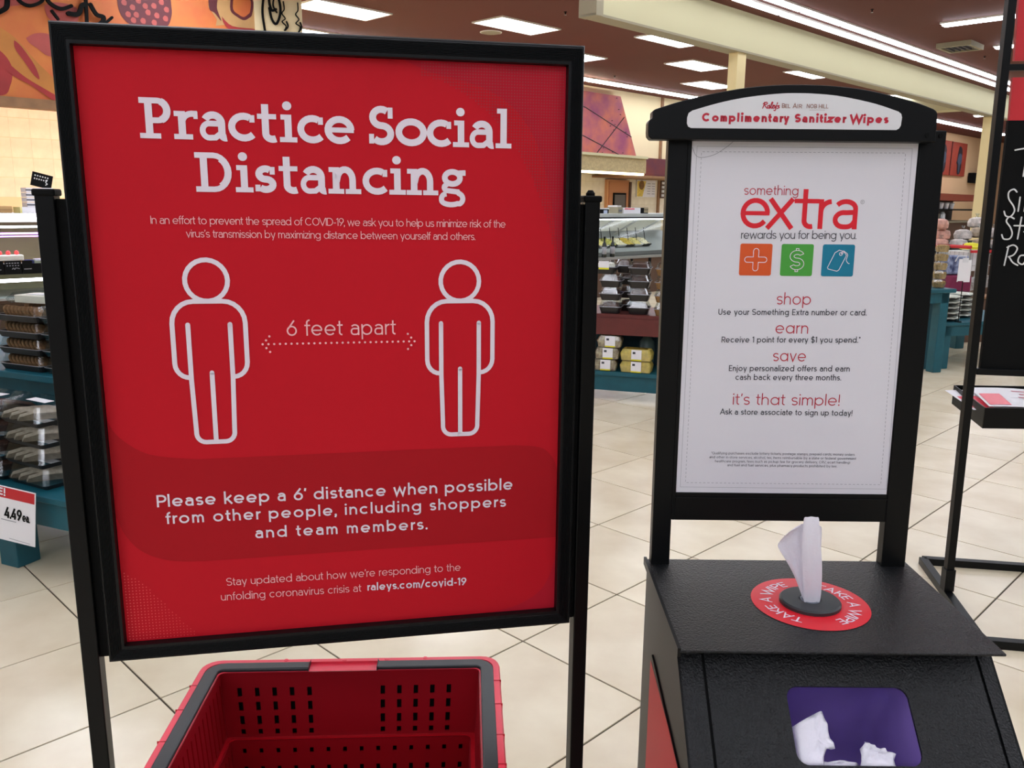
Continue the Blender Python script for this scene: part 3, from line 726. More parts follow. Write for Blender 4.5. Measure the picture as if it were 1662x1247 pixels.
lb = [(-.0050, .0098), (-.0085, .0115), (-.0100, .0150), (-.0100, .0215), (-.0085, .0265), (-.0045, .0292)] + smooth_path([(-.0045, .0292), (.0250, .0378), (.0532, .0438), (.0850, .0480), (.1104, .0496), (.1400, .0490), (.1683, .0462), (.2050, .0390), (.2330, .0305)], 4)[1:] + [(.2365, .0280), (.2378, .0240), (.2372, .0150), (.2355, .0118), (.2325, .0100)]
lab_ = up(MB().prism(lb[::-1], -.0168, -.0158).build('header_label', M['label'], ws))
def sub(mb, name, m, par):      # lettering under an already tilted part
    o = mb.build(name, m, par); return o
hf = uf(-.0171)
mb = MB(); write(mb, 'Complimentary Sanitizer Wipes', .0060, .2230, .0172, .0096, .182, hf, 'fit'); sub(mb, 'lettering', M['ink_red'], lab_)
mb = MB()    # script logo word, small capitals of the two other names
scr = [[(0, 0), (.35, .95), (.1, .75), (.6, 1.0), (.75, .75), (.35, .5), (.75, .0)], [(1.15, .45), (.85, .4), (.85, .05), (1.1, .1), (1.2, .5), (1.2, .0), (1.4, .3)], [(1.4, .3), (1.7, .95), (1.5, .9), (1.45, .1), (1.65, .05)], [(1.65, .2), (1.95, .45), (1.75, .5), (1.75, .05), (2.05, .1)], [(2.05, .5), (2.15, .1), (2.35, .5), (2.2, -.3), (1.95, -.3)], [(2.5, .95), (2.45, .7)], [(2.85, .45), (2.55, .4), (2.85, .15), (2.5, .0)]]
for p in scr: ribbon(mb, [(.0762 + x * .0067, .0325 + y * .0068) for x, y in smooth_path(p, 5)], .0011, hf, True)
sub(mb, 'script_logo', M['ink_red'], lab_)
mb = MB(); write(mb, 'B', .0978, .1018, .0330, .0052, .12, hf, 'fit'); write(mb, 'EL', .1018, .1082, .0330, .0044, .12, hf, 'fit'); write(mb, 'A', .1108, .1155, .0330, .0052, .12, hf, 'fit'); write(mb, 'IR', .1155, .1215, .0330, .0044, .12, hf, 'fit')
sub(mb, 'store_name', M['ink_tan'], lab_)
mb = MB(); write(mb, 'NOB HILL', .1265, .1520, .0331, .0046, .11, hf, 'fit')
ribbon(mb, [(.130, .0312), (.148, .0312)], .0003, hf); sub(mb, 'store_name', M['ink_tan'], lab_)
# paper with all its printing
pp = up(MB().box(.0005, .2680, .0015, .0025, -.4340, 0).build('paper_sign', M['paper'], ws))
pf = uf(.0012)
mb = MB()
bx0, bx1, bv0, bv1 = .0066, .2610, -.4270, -.0088
for a, b in (((bx0, bv1), (bx1, bv1)), ((bx1, bv1), (bx1 + .0062, bv0)), ((bx1 + .0062, bv0), (bx0 - .001, bv0)), ((bx0 - .001, bv0), (bx0, bv1))): ribbon(mb, [a, b], .00035, pf)
c_ = [(.0122, -.0150), (.2535, -.0140), (.2595, -.4212), (.0120, -.4212), (.0122, -.0150)]
for (a, b) in zip(c_, c_[1:]):
    l = math.hypot(b[0] - a[0], b[1] - a[1]); n = int(l / .0052)
    for k in range(n):
        t0, t1 = (k + .2) / n, (k + .75) / n
        ribbon(mb, [(a[0] + (b[0] - a[0]) * t0, a[1] + (b[1] - a[1]) * t0), (a[0] + (b[0] - a[0]) * t1, a[1] + (b[1] - a[1]) * t1)], .0005, pf)
ribbon(mb, smooth_path([(.0012, -.0100), (.006, -.0195), (.014, -.0215), (.028, -.0180), (.042, -.0090), (.051, -.001)], 6), .0006, pf)
sub(mb, 'printed_border', M['ink_grey'], pp)
mb = MB(); write(mb, 'something', .0645, .1308, -.0642, .0110, .062, pf, alt=True)
sub(mb, 'something_lettering', M['ink_red'], pp)
mb = MB()
def xg(k, u, v, parts, t):
    for p in parts: ribbon(mb, [(u + x * k, v + y * k) for x, y in p], t, pf)
# the large tight logo word, letter by letter
T = .0058; v0 = -.1034
ribbon(mb, arcp(.0800, v0 + .0178, .0147, .0150, 0, 322), T, pf); ribbon(mb, [(.0645, v0 + .0178), (.0972, v0 + .0178)], T * .85, pf)
ribbon(mb, [(.0975, v0 + .0350), (.1245, v0)], T, pf); ribbon(mb, [(.1245, v0 + .0350), (.0950, v0)], T, pf)
ribbon(mb, [(.1390, v0 + .0465)] + arcp(.1467, v0 + .0098, .0077, .0072, 180, 290), T, pf); ribbon(mb, [(.1262, v0 + .0326), (.1560, v0 + .0326)], T * .9, pf)
ribbon(mb, [(.1585, v0), (.1585, v0 + .0350)], T, pf); ribbon(mb, [(.1585, v0 + .0200)] + arcp(.1710, v0 + .0205, .0125, .0118, 180, 92), T, pf)
ribbon(mb, arcp(.1880, v0 + .0240, .0118, .0085, 150, 0) + [(.1998, v0)], T, pf)
ribbon(mb, [(.1998, v0 + .0200), (.1890, v0 + .0195)] + arcp(.1860, v0 + .0112, .0098, .0084, 95, 270) + arcp(.1900, v0 + .0128, .0098, .0100, 270, 340), T, pf)
sub(mb, 'logo_lettering', M['redring'], pp)
mb = MB(); ribbon(mb, arcp(.2073, -.0712, .0022, .0022, 0, 360), .0005, pf); write(mb, 'R', .2062, .2086, -.0723, .0022, .1, pf); sub(mb, 'registered_mark', M['ink_grey'], pp)
wr(pp, 'dark_lettering', M['ink_dark'], 'rewards you for being you.', .0640, .2040, -.1160, .0098, .068, pf, alt=True, u1v=-.1150)
wr(pp, 'dark_lettering', M['ink_dark'], 'Use your Something Extra number or card.', .0418, .2238, -.2080, .0073, .095, pf, u1v=-.2068)
wr(pp, 'dark_lettering', M['ink_dark'], 'Receive 1 point for every $1 you spend.*', .0475, .2188, -.2420, .0073, .095, pf, u1v=-.2405)
wr(pp, 'dark_lettering', M['ink_dark'], 'Enjoy personalized offers and earn', .0585, .2088, -.2775, .0073, .095, pf, u1v=-.2765)
wr(pp, 'dark_lettering', M['ink_dark'], 'cash back every three months.', .0672, .1990, -.2885, .0073, .095, pf, u1v=-.2878)
wr(pp, 'dark_lettering', M['ink_dark'], 'Ask a store associate to sign up today!', .0508, .2165, -.3325, .0073, .095, pf)
for s_, a, b, v, d in (('shop', .1115, .1552, -.1945, .0142), ('earn', .1123, .1545, -.2300, .0142), ('save', .1116, .1540, -.2645, .0142), ('it\u2019s that simple!', .0650, .2000, -.3198, .0142)): wr(pp, 'red_lettering', M['ink_red'], s_, a, b, v, d, .06, pf, alt=True)
wr(pp, 'fine_print', M['ink_midgrey'], '*Qualifying purchases exclude lottery tickets, postage stamps, prepaid cards, money orders', .0425, .2235, -.3838, .0032, .085, pf)
wr(pp, 'fine_print', M['ink_midgrey'], 'and other in-store services, alcohol, tax, items reimbursable by a state or federal government', .0405, .2256, -.3890, .0032, .085, pf)
wr(pp, 'fine_print', M['ink_midgrey'], 'healthcare program, fees (such as pickup fee for grocery delivery, CRV, ecart handling)', .0478, .2185, -.3942, .0032, .085, pf)
wr(pp, 'fine_print', M['ink_midgrey'], 'and fuel and fuel services, plus pharmacy products prohibited by law.', .0635, .2025, -.3992, .0032, .085, pf)
pg = uf(.0009)
for x0, m_ in ((.0645, 'orange'), (.1143, 'green'), (.1640, 'tealprint')):
    x1 = x0 + .0388; mb = MB(); poly(mb, rrect(x0, x1, -.1598, -.1216, .0024), pf); sq = sub(mb, 'printed_square', M[m_], pp)
    mb = MB(); cx = (x0 + x1) / 2; cy = -.1407; t = .0008
    if m_ == 'orange':
        a, b = .0032, .0134; q = []
        for (dx, dy) in ((1, 0), (0, 1), (-1, 0), (0, -1)):
            base = math.degrees(math.atan2(dy, dx)); c0, c1 = cx + dx * (b - a), cy + dy * (b - a)
            q += arcp(c0, c1, a, a, base - 90, base + 90)
            q.append((cx + a * (dx - dy) * 1.0, cy + a * (dy + dx) * 1.0))
        ribbon(mb, q + [q[0]], t, pg)
    elif m_ == 'green':
        for off in (.0024, -.0024):
            r1 = .0048 + off / 2
            ribbon(mb, arcp(cx, cy + .0046, .0062 + off, .0046 + off, 25, 268) + arcp(cx, cy - .0046, .0062 - off, .0046 - off, 88, -155), t, pg)
        ribbon(mb, [(cx + .0076, cy + .0075), (cx + .0036, cy + .0058)], t, pg); ribbon(mb, [(cx - .0078, cy - .0076), (cx - .0036, cy - .0056)], t, pg)
        ribbon(mb, [(cx - .0016, cy + .0115), (cx - .0016, cy + .0138), (cx + .0016, cy + .0138), (cx + .0016, cy + .0115)], t, pg); ribbon(mb, [(cx - .0016, cy - .0115), (cx - .0016, cy - .0138), (cx + .0016, cy - .0138), (cx + .0016, cy - .0115)], t, pg)
    else:
        q = [(x0 + .0072, -.1492), (x0 + .0150, -.1315), (x0 + .0200, -.1283), (x0 + .0262, -.1300), (x0 + .0290, -.1345), (x0 + .0212, -.1520), (x0 + .0190, -.1535), (x0 + .0082, -.1510), (x0 + .0072, -.1492)]
        ribbon(mb, q, t, pg); ribbon(mb, arcp(x0 + .0222, -.1328, .0018, .0018, 0, 360), t, pg)
        ribbon(mb, smooth_path([(x0 + .0222, -.1328), (x0 + .0272, -.1308), (x0 + .0305, -.1340), (x0 + .0292, -.1400), (x0 + .0320, -.1440), (x0 + .0335, -.1440)], 5), t, pg)
        ribbon(mb, smooth_path([(x0 + .0225, -.1320), (x0 + .0250, -.1292), (x0 + .0275, -.1310)], 5), t, pg)
    sub(mb, 'printed_icon', M['print_white'], sq)
# box: lid plate, sides, sloped front with a real opening, purple lined cavity
ZT = H - .451
def w2(x, y, z): return (x + OX, y + OY, z)
B(.1775 + OX, .5165 + OX, .8055 + OY, 1.0405 + OY, ZT - .003, ZT).build('lid', M['texblack'], ws, bevel=.0012)
B(.1750 + OX, .1785 + OX, .8070 + OY, 1.0420 + OY, ZT - .008, ZT + .002).build('lid_edge', M['black'], ws)
yF, zF = .8290, H - .465        # sloped front line starts here and falls forward
sl = .081 / .077
zB = zF - .155; yB = yF - .155 * sl; zK = ZT - .003; yK = yF + (zK - zF) * sl
side = [(yK, zK), (1.038, zK), (1.038, .02), (yB, .02), (yB, zB)]
for x in (.180, .5135):
    MB().prism([(y + OY, z) for y, z in side], x - .0012 + OX, x + .0012 + OX, 'x').build('side_panel', M['black'], ws)
B(.180 + OX, .5135 + OX, 1.035 + OY, 1.038 + OY, .02, zK).build('back_panel', M['black'], ws)
B(.180 + OX, .5135 + OX, yB + OY, yB + .003 + OY, .02, zB).build('lower_front', M['texblack'], ws)
B(.175 + OX, .5185 + OX, yB - .005 + OY, 1.04 + OY, 0, .022).build('plinth', M['black_dull'], ws)
Ls = math.hypot(.155, .155 * sl); L0 = math.hypot(zK - zF, (zK - zF) * sl)
def fp(u, v, d=0):     # on the sloped face; v up the slope from its start line, d outwards
    k = 1 / math.hypot(1, sl); n = (-k, k * sl)   # outward normal in (y,z)
    n = (-1 * k, sl * k)
    return (.180 + u + OX, yF + v * sl * k + n[0] * d * 1.0 + OY, zF + v * k + n[1] * d)
hole = rrect(.1085, .2345, -.1115, -.0350, .012, 6)
def panel_with_hole(u0, u1, v0, v1, hole, d):
    mb = MB(); n = len(hole); cx = sum(p[0] for p in hole) / n; cy = sum(p[1] for p in hole) / n
    outer = []
    for p in hole:
        dx, dy = p[0] - cx, p[1] - cy; ks = []
        if dx > 1e-9: ks.append((u1 - cx) / dx)
        if dx < -1e-9: ks.append((u0 - cx) / dx)
        if dy > 1e-9: ks.append((v1 - cy) / dy)
        if dy < -1e-9: ks.append((v0 - cy) / dy)
        k = min(ks); outer.append((cx + dx * k, cy + dy * k))
    cor = [(u0, v0), (u1, v0), (u1, v1), (u0, v1)]
    for c in cor:   # snap the nearest projected point to each corner
        i = min(range(n), key=lambda q: (outer[q][0] - c[0]) ** 2 + (outer[q][1] - c[1]) ** 2); outer[i] = c
    vs = [fp(*p, d) for p in hole] + [fp(*p, d) for p in outer] + [fp(*p, d - .003) for p in hole]
    fs = [(i, (i + 1) % n, (i + 1) % n + n, i + n)[::-1] for i in range(n)] + [(i, (i + 1) % n, (i + 1) % n + 2 * n, i + 2 * n) for i in range(n)]
    return mb.add(vs, fs)
panel_with_hole(.0275, .3165, -Ls, L0, hole, .0).build('front_door', M['texblack'], ws)
for u0, u1 in ((0.0, .0245), (.3195, .3335)):
    MB().add([fp(u0, -Ls), fp(u1, -Ls), fp(u1, L0), fp(u0, L0), fp(u0, -Ls, -.004), fp(u1, -Ls, -.004), fp(u1, L0, -.004), fp(u0, L0, -.004)], [(0, 1, 2, 3), (4, 7, 6, 5), (0, 3, 7, 4), (1, 5, 6, 2)]).build('front_edge', M['texblack'], ws)
MB().add([fp(-.0, -Ls, -.006), fp(.3335, -Ls, -.006), fp(.3335, L0, -.006), fp(0, L0, -.006)], [(0, 1, 2, 3)]).build('groove_back', M['black_dull'], ws).hide_render = False
# the groove backing is two strips only, so the opening stays open
bpy.data.objects.remove(bpy.data.objects['groove_back'])
for u0, u1 in ((.0225, .029), (.315, .321)):
    MB().add([fp(u0, -Ls, -.003), fp(u1, -Ls, -.003), fp(u1, L0, -.003), fp(u0, L0, -.003)], [(0, 1, 2, 3)]).build('groove', M['black_dull'], ws)
# bag hanging inside, open at the top towards the opening
ho = rrect(.1045, .2385, -.1155, -.0310, .013, 6)
r0 = [fp(u, v, -.0035) for u, v in ho]
def back(k, du, dy, dz): return [(.180 + (.1715 + (u - .1715) * k) + OX + du, fp(u, v)[1] + dy, fp(u, v)[2] + dz) for u, v in ho]
r1 = back(1.06, 0, .050, -.035); r2 = back(1.0, 0, .085, -.115); r3 = back(.8, 0, .07, -.16)
mb = MB().loft([r0, r1, r2, r3]); mb.f.append(tuple(range(3 * len(ho), 4 * len(ho)))); mb.build('waste_bag', M['bag'], ws, smooth=True)
# red side poster
MB().add([(.1785 + OX, y + OY, z) for y, z in ((.978, H - .560), (.978, .30), (.730, .30), (.730, H - .578))], [(0, 1, 2, 3)]).build('side_poster', M['redboard'], ws)
MB().tube([(.1780 + OX, .9620 + OY, H - .545), (.1780 + OX, .742 + OY, H - .5795)], .0012, 6).build('poster_edge', M['black'], ws)
# red ring, grommet, lettering around it
rc = (.3500 + OX, .9175 + OY); R0, RI = .0665, .0350
mb = MB(); n = 64
vs = [(rc[0] + r * math.cos(2 * PI * k / n), rc[1] + r * math.sin(2 * PI * k / n), ZT + .0004) for r in (R0, .02) for k in range(n)]
mb.add(vs, [(k, (k + 1) % n, (k + 1) % n + n, k + n) for k in range(n)]); ring = mb.build('ring_sticker', M['redring'], ws)
mb = MB().lathe([(.0345, 0), (.0345, .0035), (.0325, .0052), (.0130, .0052), (.0115, .0035), (.0110, -.004)], 48, (rc[0], rc[1], ZT + .0004)); mb.f = mb.f[:-2]
mb.build('grommet', M['handle'], ws, smooth=False)
MB().lathe([(.0112, .0), (.0112, .0035), (.0098, .0040), (.009, .0)], 24, (rc[0], rc[1], ZT + .0018)).build('grommet_lip', mat('grey_clear_plastic', (120, 126, 138), .3), ws)
mb = MB()
def around(s, start_deg, span, r, cap, wt):
    k = cap / .7; gl = []; tot = 0
    for c in s: a, S = glyph(c, wt); gl.append((tot, a, S)); tot += a
    sx = (math.radians(span) * r / k) / tot
    for x, a, S in gl:
        for pts, t in S:
            def fn(px, py):
                an = math.radians(start_deg) - (px * sx * k) / r; rr = r + py * k - cap / 2; return (rc[0] + rr * math.cos(an), rc[1] + rr * math.sin(an), ZT + .0008)
            q = []
            ribbon(mb, [(x + p[0], p[1]) for p in pts], t, fn)
around('TAKE A WIPE', 64, 136, .0500, .0125, .098)
mb.build('ring_lettering', M['print_white'], ring); mb = MB()
around('TAKE A WIPE', 243, 138, .0500, .0125, .098)
mb.build('ring_lettering', M['print_white'], ring)
# the wipes
def cloth(name, rows, m, par=None, label=None):
    mb = MB(); n = len(rows[0]); vs = [p for r in rows for p in r]
    mb.add(vs, [(i * n + k, i * n + k + 1, (i + 1) * n + k + 1, (i + 1) * n + k) for i in range(len(rows) - 1) for k in range(n - 1)])
    o = mb.build(name, m, par, smooth=True, solid=.0004); s = o.modifiers.new('ss', 'SUBSURF'); s.levels = s.render_levels = 2
    return o
wp = thing('sanitizer_wipe', 'white wipe pulled up out of the red-ringed hole in the lid', 'wipe', (.3480, .915, ZT + .004))
zz = [0, .012, .030, .050, .070, .085, .098, .1055]
xl = [-.0085, -.0095, -.0125, -.0150, -.0165, -.0170, -.0165, -.0162]; xr = [.0100, .0100, .0090, .0075, .0045, .0025, .0015, .0010]
cloth('front_fold', [[(xl[i] + (xr[i] - xl[i]) * k / 6, -.006 + .0015 * math.sin(k * 1.7 + i * .4) - .003 * math.sin(i * .5), z) for k in range(7)] for i, z in enumerate(zz)], M['wipe'], wp)
cloth('right_fold', [[(a, .000, z), ((a + b) / 2, -.001, z), (b, .003, z)] for z, a, b in ((0, .002, .0085), (.03, .002, .0095), (.058, .001, .0100), (.075, .0, .0092), (.0935, -.004, .0085))], M['wipe'], wp)
lobe = [(0, -.006), (.015, -.012), (.03, -.0185), (.045, -.0275), (.058, -.036), (.068, -.0435), (.073, -.0400), (.081, -.0345), (.088, -.0250), (.092, -.0165)]
cloth('left_fold', [[(a + (-.004 - a) * k / 5, .002 + .007 * math.sin(PI * k / 5) * (z / .1) + .0025 * math.sin(k * 2.2 + z * 60), z + (-.000 if k else 0)) for k in range(6)] for z, a in lobe], M['wipe'], wp)
def crumple(name, pts, loc, label):
    # a used wipe: a folded sheet given as rows of points
    o = thing(name, label, 'wipe', loc); cloth('sheet', pts, M['wipe'], o); return o
def F3(u, v, d):
    p = fp(u, v, d); return (p[0] + .35, p[1] + .93, p[2])
UL = [(0.1125, -0.0727), (0.1362, -0.0605), (0.1465, -0.0567), (0.1485, -0.0777), (0.1515, -0.0936), (0.1421, -0.0942), (0.1358, -0.113), (0.1115, -0.113)]
UR = [(0.1727, -0.113), (0.1782, -0.0933), (0.1841, -0.0862), (0.195, -0.0931), (0.2024, -0.0931), (0.2109, -0.0988), (0.2083, -0.113)]
UB = [(0.113, -0.1032), (0.1429, -0.1052), (0.1623, -0.103), (0.1760, -0.1075), (0.174, -0.113), (0.112, -0.113)]
def used(label, outline, d0, amp):
    n = len(outline); cu = sum(p[0] for p in outline) / n; cv = sum(p[1] for p in outline) / n; base = F3(cu, cv, d0)
    vs = []; R_ = 4
    for r in range(R_ + 1):
        for k, (u, v) in enumerate(outline):
            f_ = (r + .02) / R_; d = d0 + amp * math.sin(k * 1.9 + r * 1.3) * f_ + amp * .8 * math.cos(r * 2.0)
            p = F3(cu + (u - cu) * f_, cv + (v - cv) * f_, d); vs.append((p[0] - base[0], p[1] - base[1], p[2] - base[2]))
    o = thing('used_wipe', label, 'wipe', base)
    mb = MB().add(vs, [(r * n + k, r * n + (k + 1) % n, (r + 1) * n + (k + 1) % n, (r + 1) * n + k) for r in range(R_) for k in range(n)])
    mb.build('sheet', M['wipe'], o, smooth=True, solid=.0004)
def dens(p, m=3):
    out = []
    for a, b in zip(p, p[1:] + p[:1]): out += [(a[0] + (b[0] - a[0]) * t / m, a[1] + (b[1] - a[1]) * t / m) for t in range(m)]
    return out
used('used white wipe standing along the left of the purple waste opening', dens(UL), -.010, .0035)
used('crumpled used white wipe at the lower right of the purple waste opening', dens(UR), -.009, .004)
used('flat used white wipe lying across the bottom of the purple bag', dens(UB), -.016, .003)

# ---------------------------------------------------------------- chalkboard stand at the right edge
cb = thing('chalkboard_stand', 'tall black metal stand with a chalkboard and red panels at the right edge', 'sign stand', (1.645, 2.95, 0), math.radians(0.0))
def cw(x, y=2.95): return (x - 1.645, y - 2.95)
def bar3(name, p, q, r=.0125, m='black'):
    p = Vector(p); q = Vector(q); d = (q - p).normalized(); u = Vector((0, 0, 1)) if abs(d.z) < .9 else Vector((1, 0, 0)); a = d.cross(u).normalized() * r; b = a.cross(d).normalized() * r
    lo = [p - a - b, p + a - b, p + a + b, p - a + b]; hi = [x + (q - p) for x in lo]
    return MB().hexa(lo, hi).build(name, M[m], cb, bevel=.0012)
bar3('pole', (-.0135, 0, .03), (-.052, 0, 2.6), .0135)
bar3('pole_collar', (-.0135, 0, .03), (-.0145, 0, .115), .018)
bar3('base_bar', (.043, .306, .013), (-.075, -.36, .013), .0155)
bar3('base_bar', (.043, .306, .013), (1.35, .10, .013), .0155)
bar3('base_bar', (-.075, -.36, .013), (1.25, -.57, .013), .0155)
bar3('base_bar', (1.35, .10, .013), (1.25, -.57, .013), .0155)
bar3('pole', (1.29, -.2, .03), (1.27, -.2, 2.6), .0135)
bar3('cross_rail', (-.04, 0, 1.878), (1.28, -.2, 1.878), .010)
bar3('cross_rail', (-.007, 0, .862), (1.28, -.2, .862), .011)
def cbp(name, x0, x1, z0, z1, m, dy=.0, sh=0.0):
    lo = [(x0, dy, z0), (x1, dy - (x1 - x0) * .155, z0), (x1, dy + .012 - (x1 - x0) * .155, z0), (x0, dy + .012, z0)]
    hi = [(a + sh, b, z1) for a, b, _ in lo]
    return MB().hexa(lo, hi).build(name, M[m], cb)
cbp('chalk_panel', .007, 1.2, .868, 1.712, 'black_dull', .0, -.010)
cbp('red_panel', -.001, 1.2, 1.712, 1.848, 'redboard', -.001, -.006)
cbp('red_panel', -.008, 1.2, 1.900, 2.5, 'redboard', .0, -.034)
cf = lambda x, z: (x - 1.645, -.012 - max(0, (x - 1.645)) * .155, z)
mb = MB()
for p in ([(1.668, 1.616), (1.70, 1.622), (1.74, 1.624)], [(1.706, 1.622), (1.7045, 1.575), (1.703, 1.532)],
          [(1.690, 1.480), (1.679, 1.489), (1.665, 1.479), (1.668, 1.457), (1.684, 1.435), (1.690, 1.417), (1.680, 1.399), (1.665, 1.401), (1.658, 1.416)], [(1.702, 1.463), (1.7015, 1.417)], [(1.7215, 1.463), (1.720, 1.417)], [(1.720, 1.440), (1.728, 1.458), (1.742, 1.462)],
          [(1.692, 1.392), (1.677, 1.398), (1.669, 1.383), (1.684, 1.363), (1.692, 1.342), (1.686, 1.325), (1.668, 1.324), (1.660, 1.338)], [(1.7145, 1.397), (1.711, 1.325)], [(1.695, 1.369), (1.742, 1.369)], [(1.728, 1.349), (1.742, 1.350)],
          [(1.686, 1.300), (1.680, 1.235)], [(1.682, 1.296), (1.700, 1.304), (1.714, 1.293), (1.706, 1.272), (1.690, 1.264)], [(1.692, 1.264), (1.705, 1.246), (1.722, 1.236)], [(1.745, 1.270), (1.726, 1.268), (1.722, 1.248), (1.738, 1.240), (1.748, 1.262)]):
    ribbon(mb, smooth_path(p, 5) if len(p) > 2 else p, .0048, cf, True)
mb.build('chalk_lettering', M['chalk'], cb)
mb = MB(); ribbon(mb, smooth_path([(1.772, 1.105), (1.765, 1.085), (1.772, 1.068), (1.782, 1.085), (1.79, 1.10)], 6), .006, cf, True); mb.build('red_chalk_mark', M['redboard'], cb)
# tray with flyers
tz0, tz1 = .643, .720
tx = [(.155, .44), (1.3, .42), (1.2, .03), (.065, .04)]     # back left, back right, front right, front left
def wallq(name, a, b, t=.004):
    d = Vector((b[0] - a[0], b[1] - a[1], 0)).normalized(); n = Vector((-d.y, d.x, 0)) * t
    lo = [(a[0], a[1], tz0), (b[0], b[1], tz0), (b[0] + n.x, b[1] + n.y, tz0), (a[0] + n.x, a[1] + n.y, tz0)]
    MB().hexa(lo, [(p[0], p[1], tz1) for p in lo]).build(name, M['black'], cb)
wallq('tray_back', tx[1], tx[0]); wallq('tray_front', tx[3], tx[2]); wallq('tray_side', tx[0], tx[3]); wallq('tray_side', tx[2], tx[1])
MB().prism(tx[::-1], tz0, tz0 + .004, 'z').build('tray_bottom', M['black'], cb)
def flyer(label, a, rz, z, rx=0):
    o = thing('flyer', label, 'flyer', (1.645 + a[0], 2.95 + a[1], z), rz)
    n = 8; rows = [[(x * .42 / n - .21, -.14, .006 * math.sin(x * .55)), (x * .42 / n - .21, .14, .014 + .006 * math.sin(x * .55))] for x in range(n + 1)]
    mb = MB().loft(rows, closed=False); mb.build('sheet', M['white'], o, solid=.0006)
    g = lambda x, y: (x * 1.5, y * 1.4, .006 * math.sin((x + .14) / .28 * n * .55) + .007 + (y) * .07 + .0016)
    mb = MB()
    for k in range(6): 
        x0 = -.13 + k * .008; ribbon(mb, [(x0, -.085), (x0, .03)], .008, g)
    mb.build('printed_block', M['rim'], o)
    mb = MB()
    for k in range(5): ribbon(mb, [(-.05 + .01 * (k % 2), -.07 + k * .033), (.03, -.07 + k * .033), (.10, -.072 + k * .033)], .012, g)
    mb.build('printed_lines', mat('pink_brown_print', (196, 120, 132), .6), o)
flyer('white and red flyer lying on top in the black tray by the pole', (.36, .20), math.radians(-14), .708)
flyer('white printed flyer underneath in the black tray, corner left of the pole', (.30, .25), math.radians(-6), .690)

# ---------------------------------------------------------------- bakery side: painted sign panel, case, hood, door
def S_thing(name, label, cat, s, w_, z=0.0, grp=None):
    t = thing(name, label, cat, SW(s, w_, z), A45, grp); t['_b'] = (s, w_, z); return t
def SB(t, s0, s1, w0, w1, z0, z1): b = t['_b']; return MB().box(s0 - b[0], s1 - b[0], w0 - b[1], w1 - b[1], z0 - b[2], z1 - b[2])
MU = {k: mat('mural_' + k, tuple(v * .88 for v in c), .6, noise=.12, nscale=3) for k, c in {'orange': (222, 132, 56), 'red': (186, 50, 48), 'gold': (222, 142, 58), 'dark': (110, 34, 44), 'pink': (206, 92, 84), 'cream': (228, 176, 112)}.items()}
MU['orange'] = mat('mural_orange_ground', (204, 126, 54), .6, noise=0, nscale=1.6, rgb2=(192, 90, 50))
K_ = .905; WM = 10.3
t = S_thing('mural_sign', 'orange painted fruit and pastry mural panel with black script behind the red sign', 'mural', 3.6, WM, 0)
SB(t, .8, 6.28 * K_, WM, WM + .12, H + 1.05, CEIL).build('mural_board', MU['orange'], t)
SB(t, .8, 6.28 * K_, WM - .03, WM + .13, H + .95, H + 1.05).build('bottom_rail', M['brownstrip'], t)
SB(t, 6.28 * K_, 7.03 * K_, WM - .01, WM + .12, H + .95, CEIL).build('lettered_board', M['cream'], t)
SB(t, 1.0, 5.6, WM + .2, WM + .3, H + 1.10, H + 1.14).build('rear_lamp', mat('lit_cove_lamp', (255, 242, 214), .5, emit=26.0), t)
def mfn(y): return lambda a, z: (a * K_ - 3.6, y, H + z * K_)
def mpoly(name, pts, m, y=-.004, sm=True):
    mb = MB(); p = smooth_path(pts + [pts[0]], 4)[:-1] if sm else pts; poly(mb, [q for q in p], mfn(y)); mb.build(name, MU[m], t)
mpoly('painted_peel', [(2.7, 2.15), (3.11, 1.91), (3.26, 1.81), (3.46, 1.58), (3.61, 1.43), (3.85, 1.18), (3.56, 1.18), (3.31, 1.40), (3.13, 1.51), (2.8, 1.75)], 'gold')
mpoly('painted_fruit', [(2.6, 1.75), (2.9, 1.76), (3.08, 1.66), (3.17, 1.55), (3.19, 1.43), (3.15, 1.28), (3.06, 1.17), (2.7, 1.165), (2.5, 1.4)], 'red', -.006)
mpoly('painted_stripe', [(3.24, 1.79), (3.31, 1.73), (3.43, 1.54), (3.47, 1.39), (3.41, 1.43), (3.32, 1.57), (3.24, 1.70)], 'red', -.008)
mpoly('painted_stripe', [(2.95, 1.72), (3.19, 1.50), (3.34, 1.38), (3.56, 1.26), (3.75, 1.15), (3.62, 1.15), (3.37, 1.31), (3.15, 1.43)], 'red', -.009)
mpoly('painted_fruit', [(3.37, 1.83), (3.46, 1.89), (3.59, 1.91), (3.75, 1.86), (3.75, 1.68), (3.59, 1.66), (3.48, 1.73), (3.40, 1.78)], 'pink')
mpoly('painted_fruit', [(3.0, 2.08), (3.23, 2.15), (3.40, 2.2), (3.60, 2.29), (3.6, 2.5), (3.1, 2.5), (2.8, 2.3)], 'pink')
mpoly('painted_raspberry', [(4.44, 2.46), (4.45, 2.31), (4.50, 2.21), (4.61, 2.14), (4.84, 2.12), (5.04, 2.19), (5.11, 2.32), (5.12, 2.44), (5.08, 2.60), (4.8, 2.72), (4.5, 2.65)], 'dark')
for x, z in ((4.52, 2.40), (4.62, 2.36), (4.70, 2.45), (4.78, 2.40), (4.89, 2.42), (4.99, 2.48), (5.05, 2.40), (4.56, 2.27), (4.66, 2.28), (4.81, 2.33), (4.92, 2.31), (5.03, 2.29), (4.74, 2.22), (4.62, 2.21), (4.88, 2.22)):
    mpoly('painted_drupelet', [(x - .035, z), (x - .01, z + .032), (x + .03, z + .02), (x + .025, z - .03), (x - .02, z - .03)], 'pink', -.007)
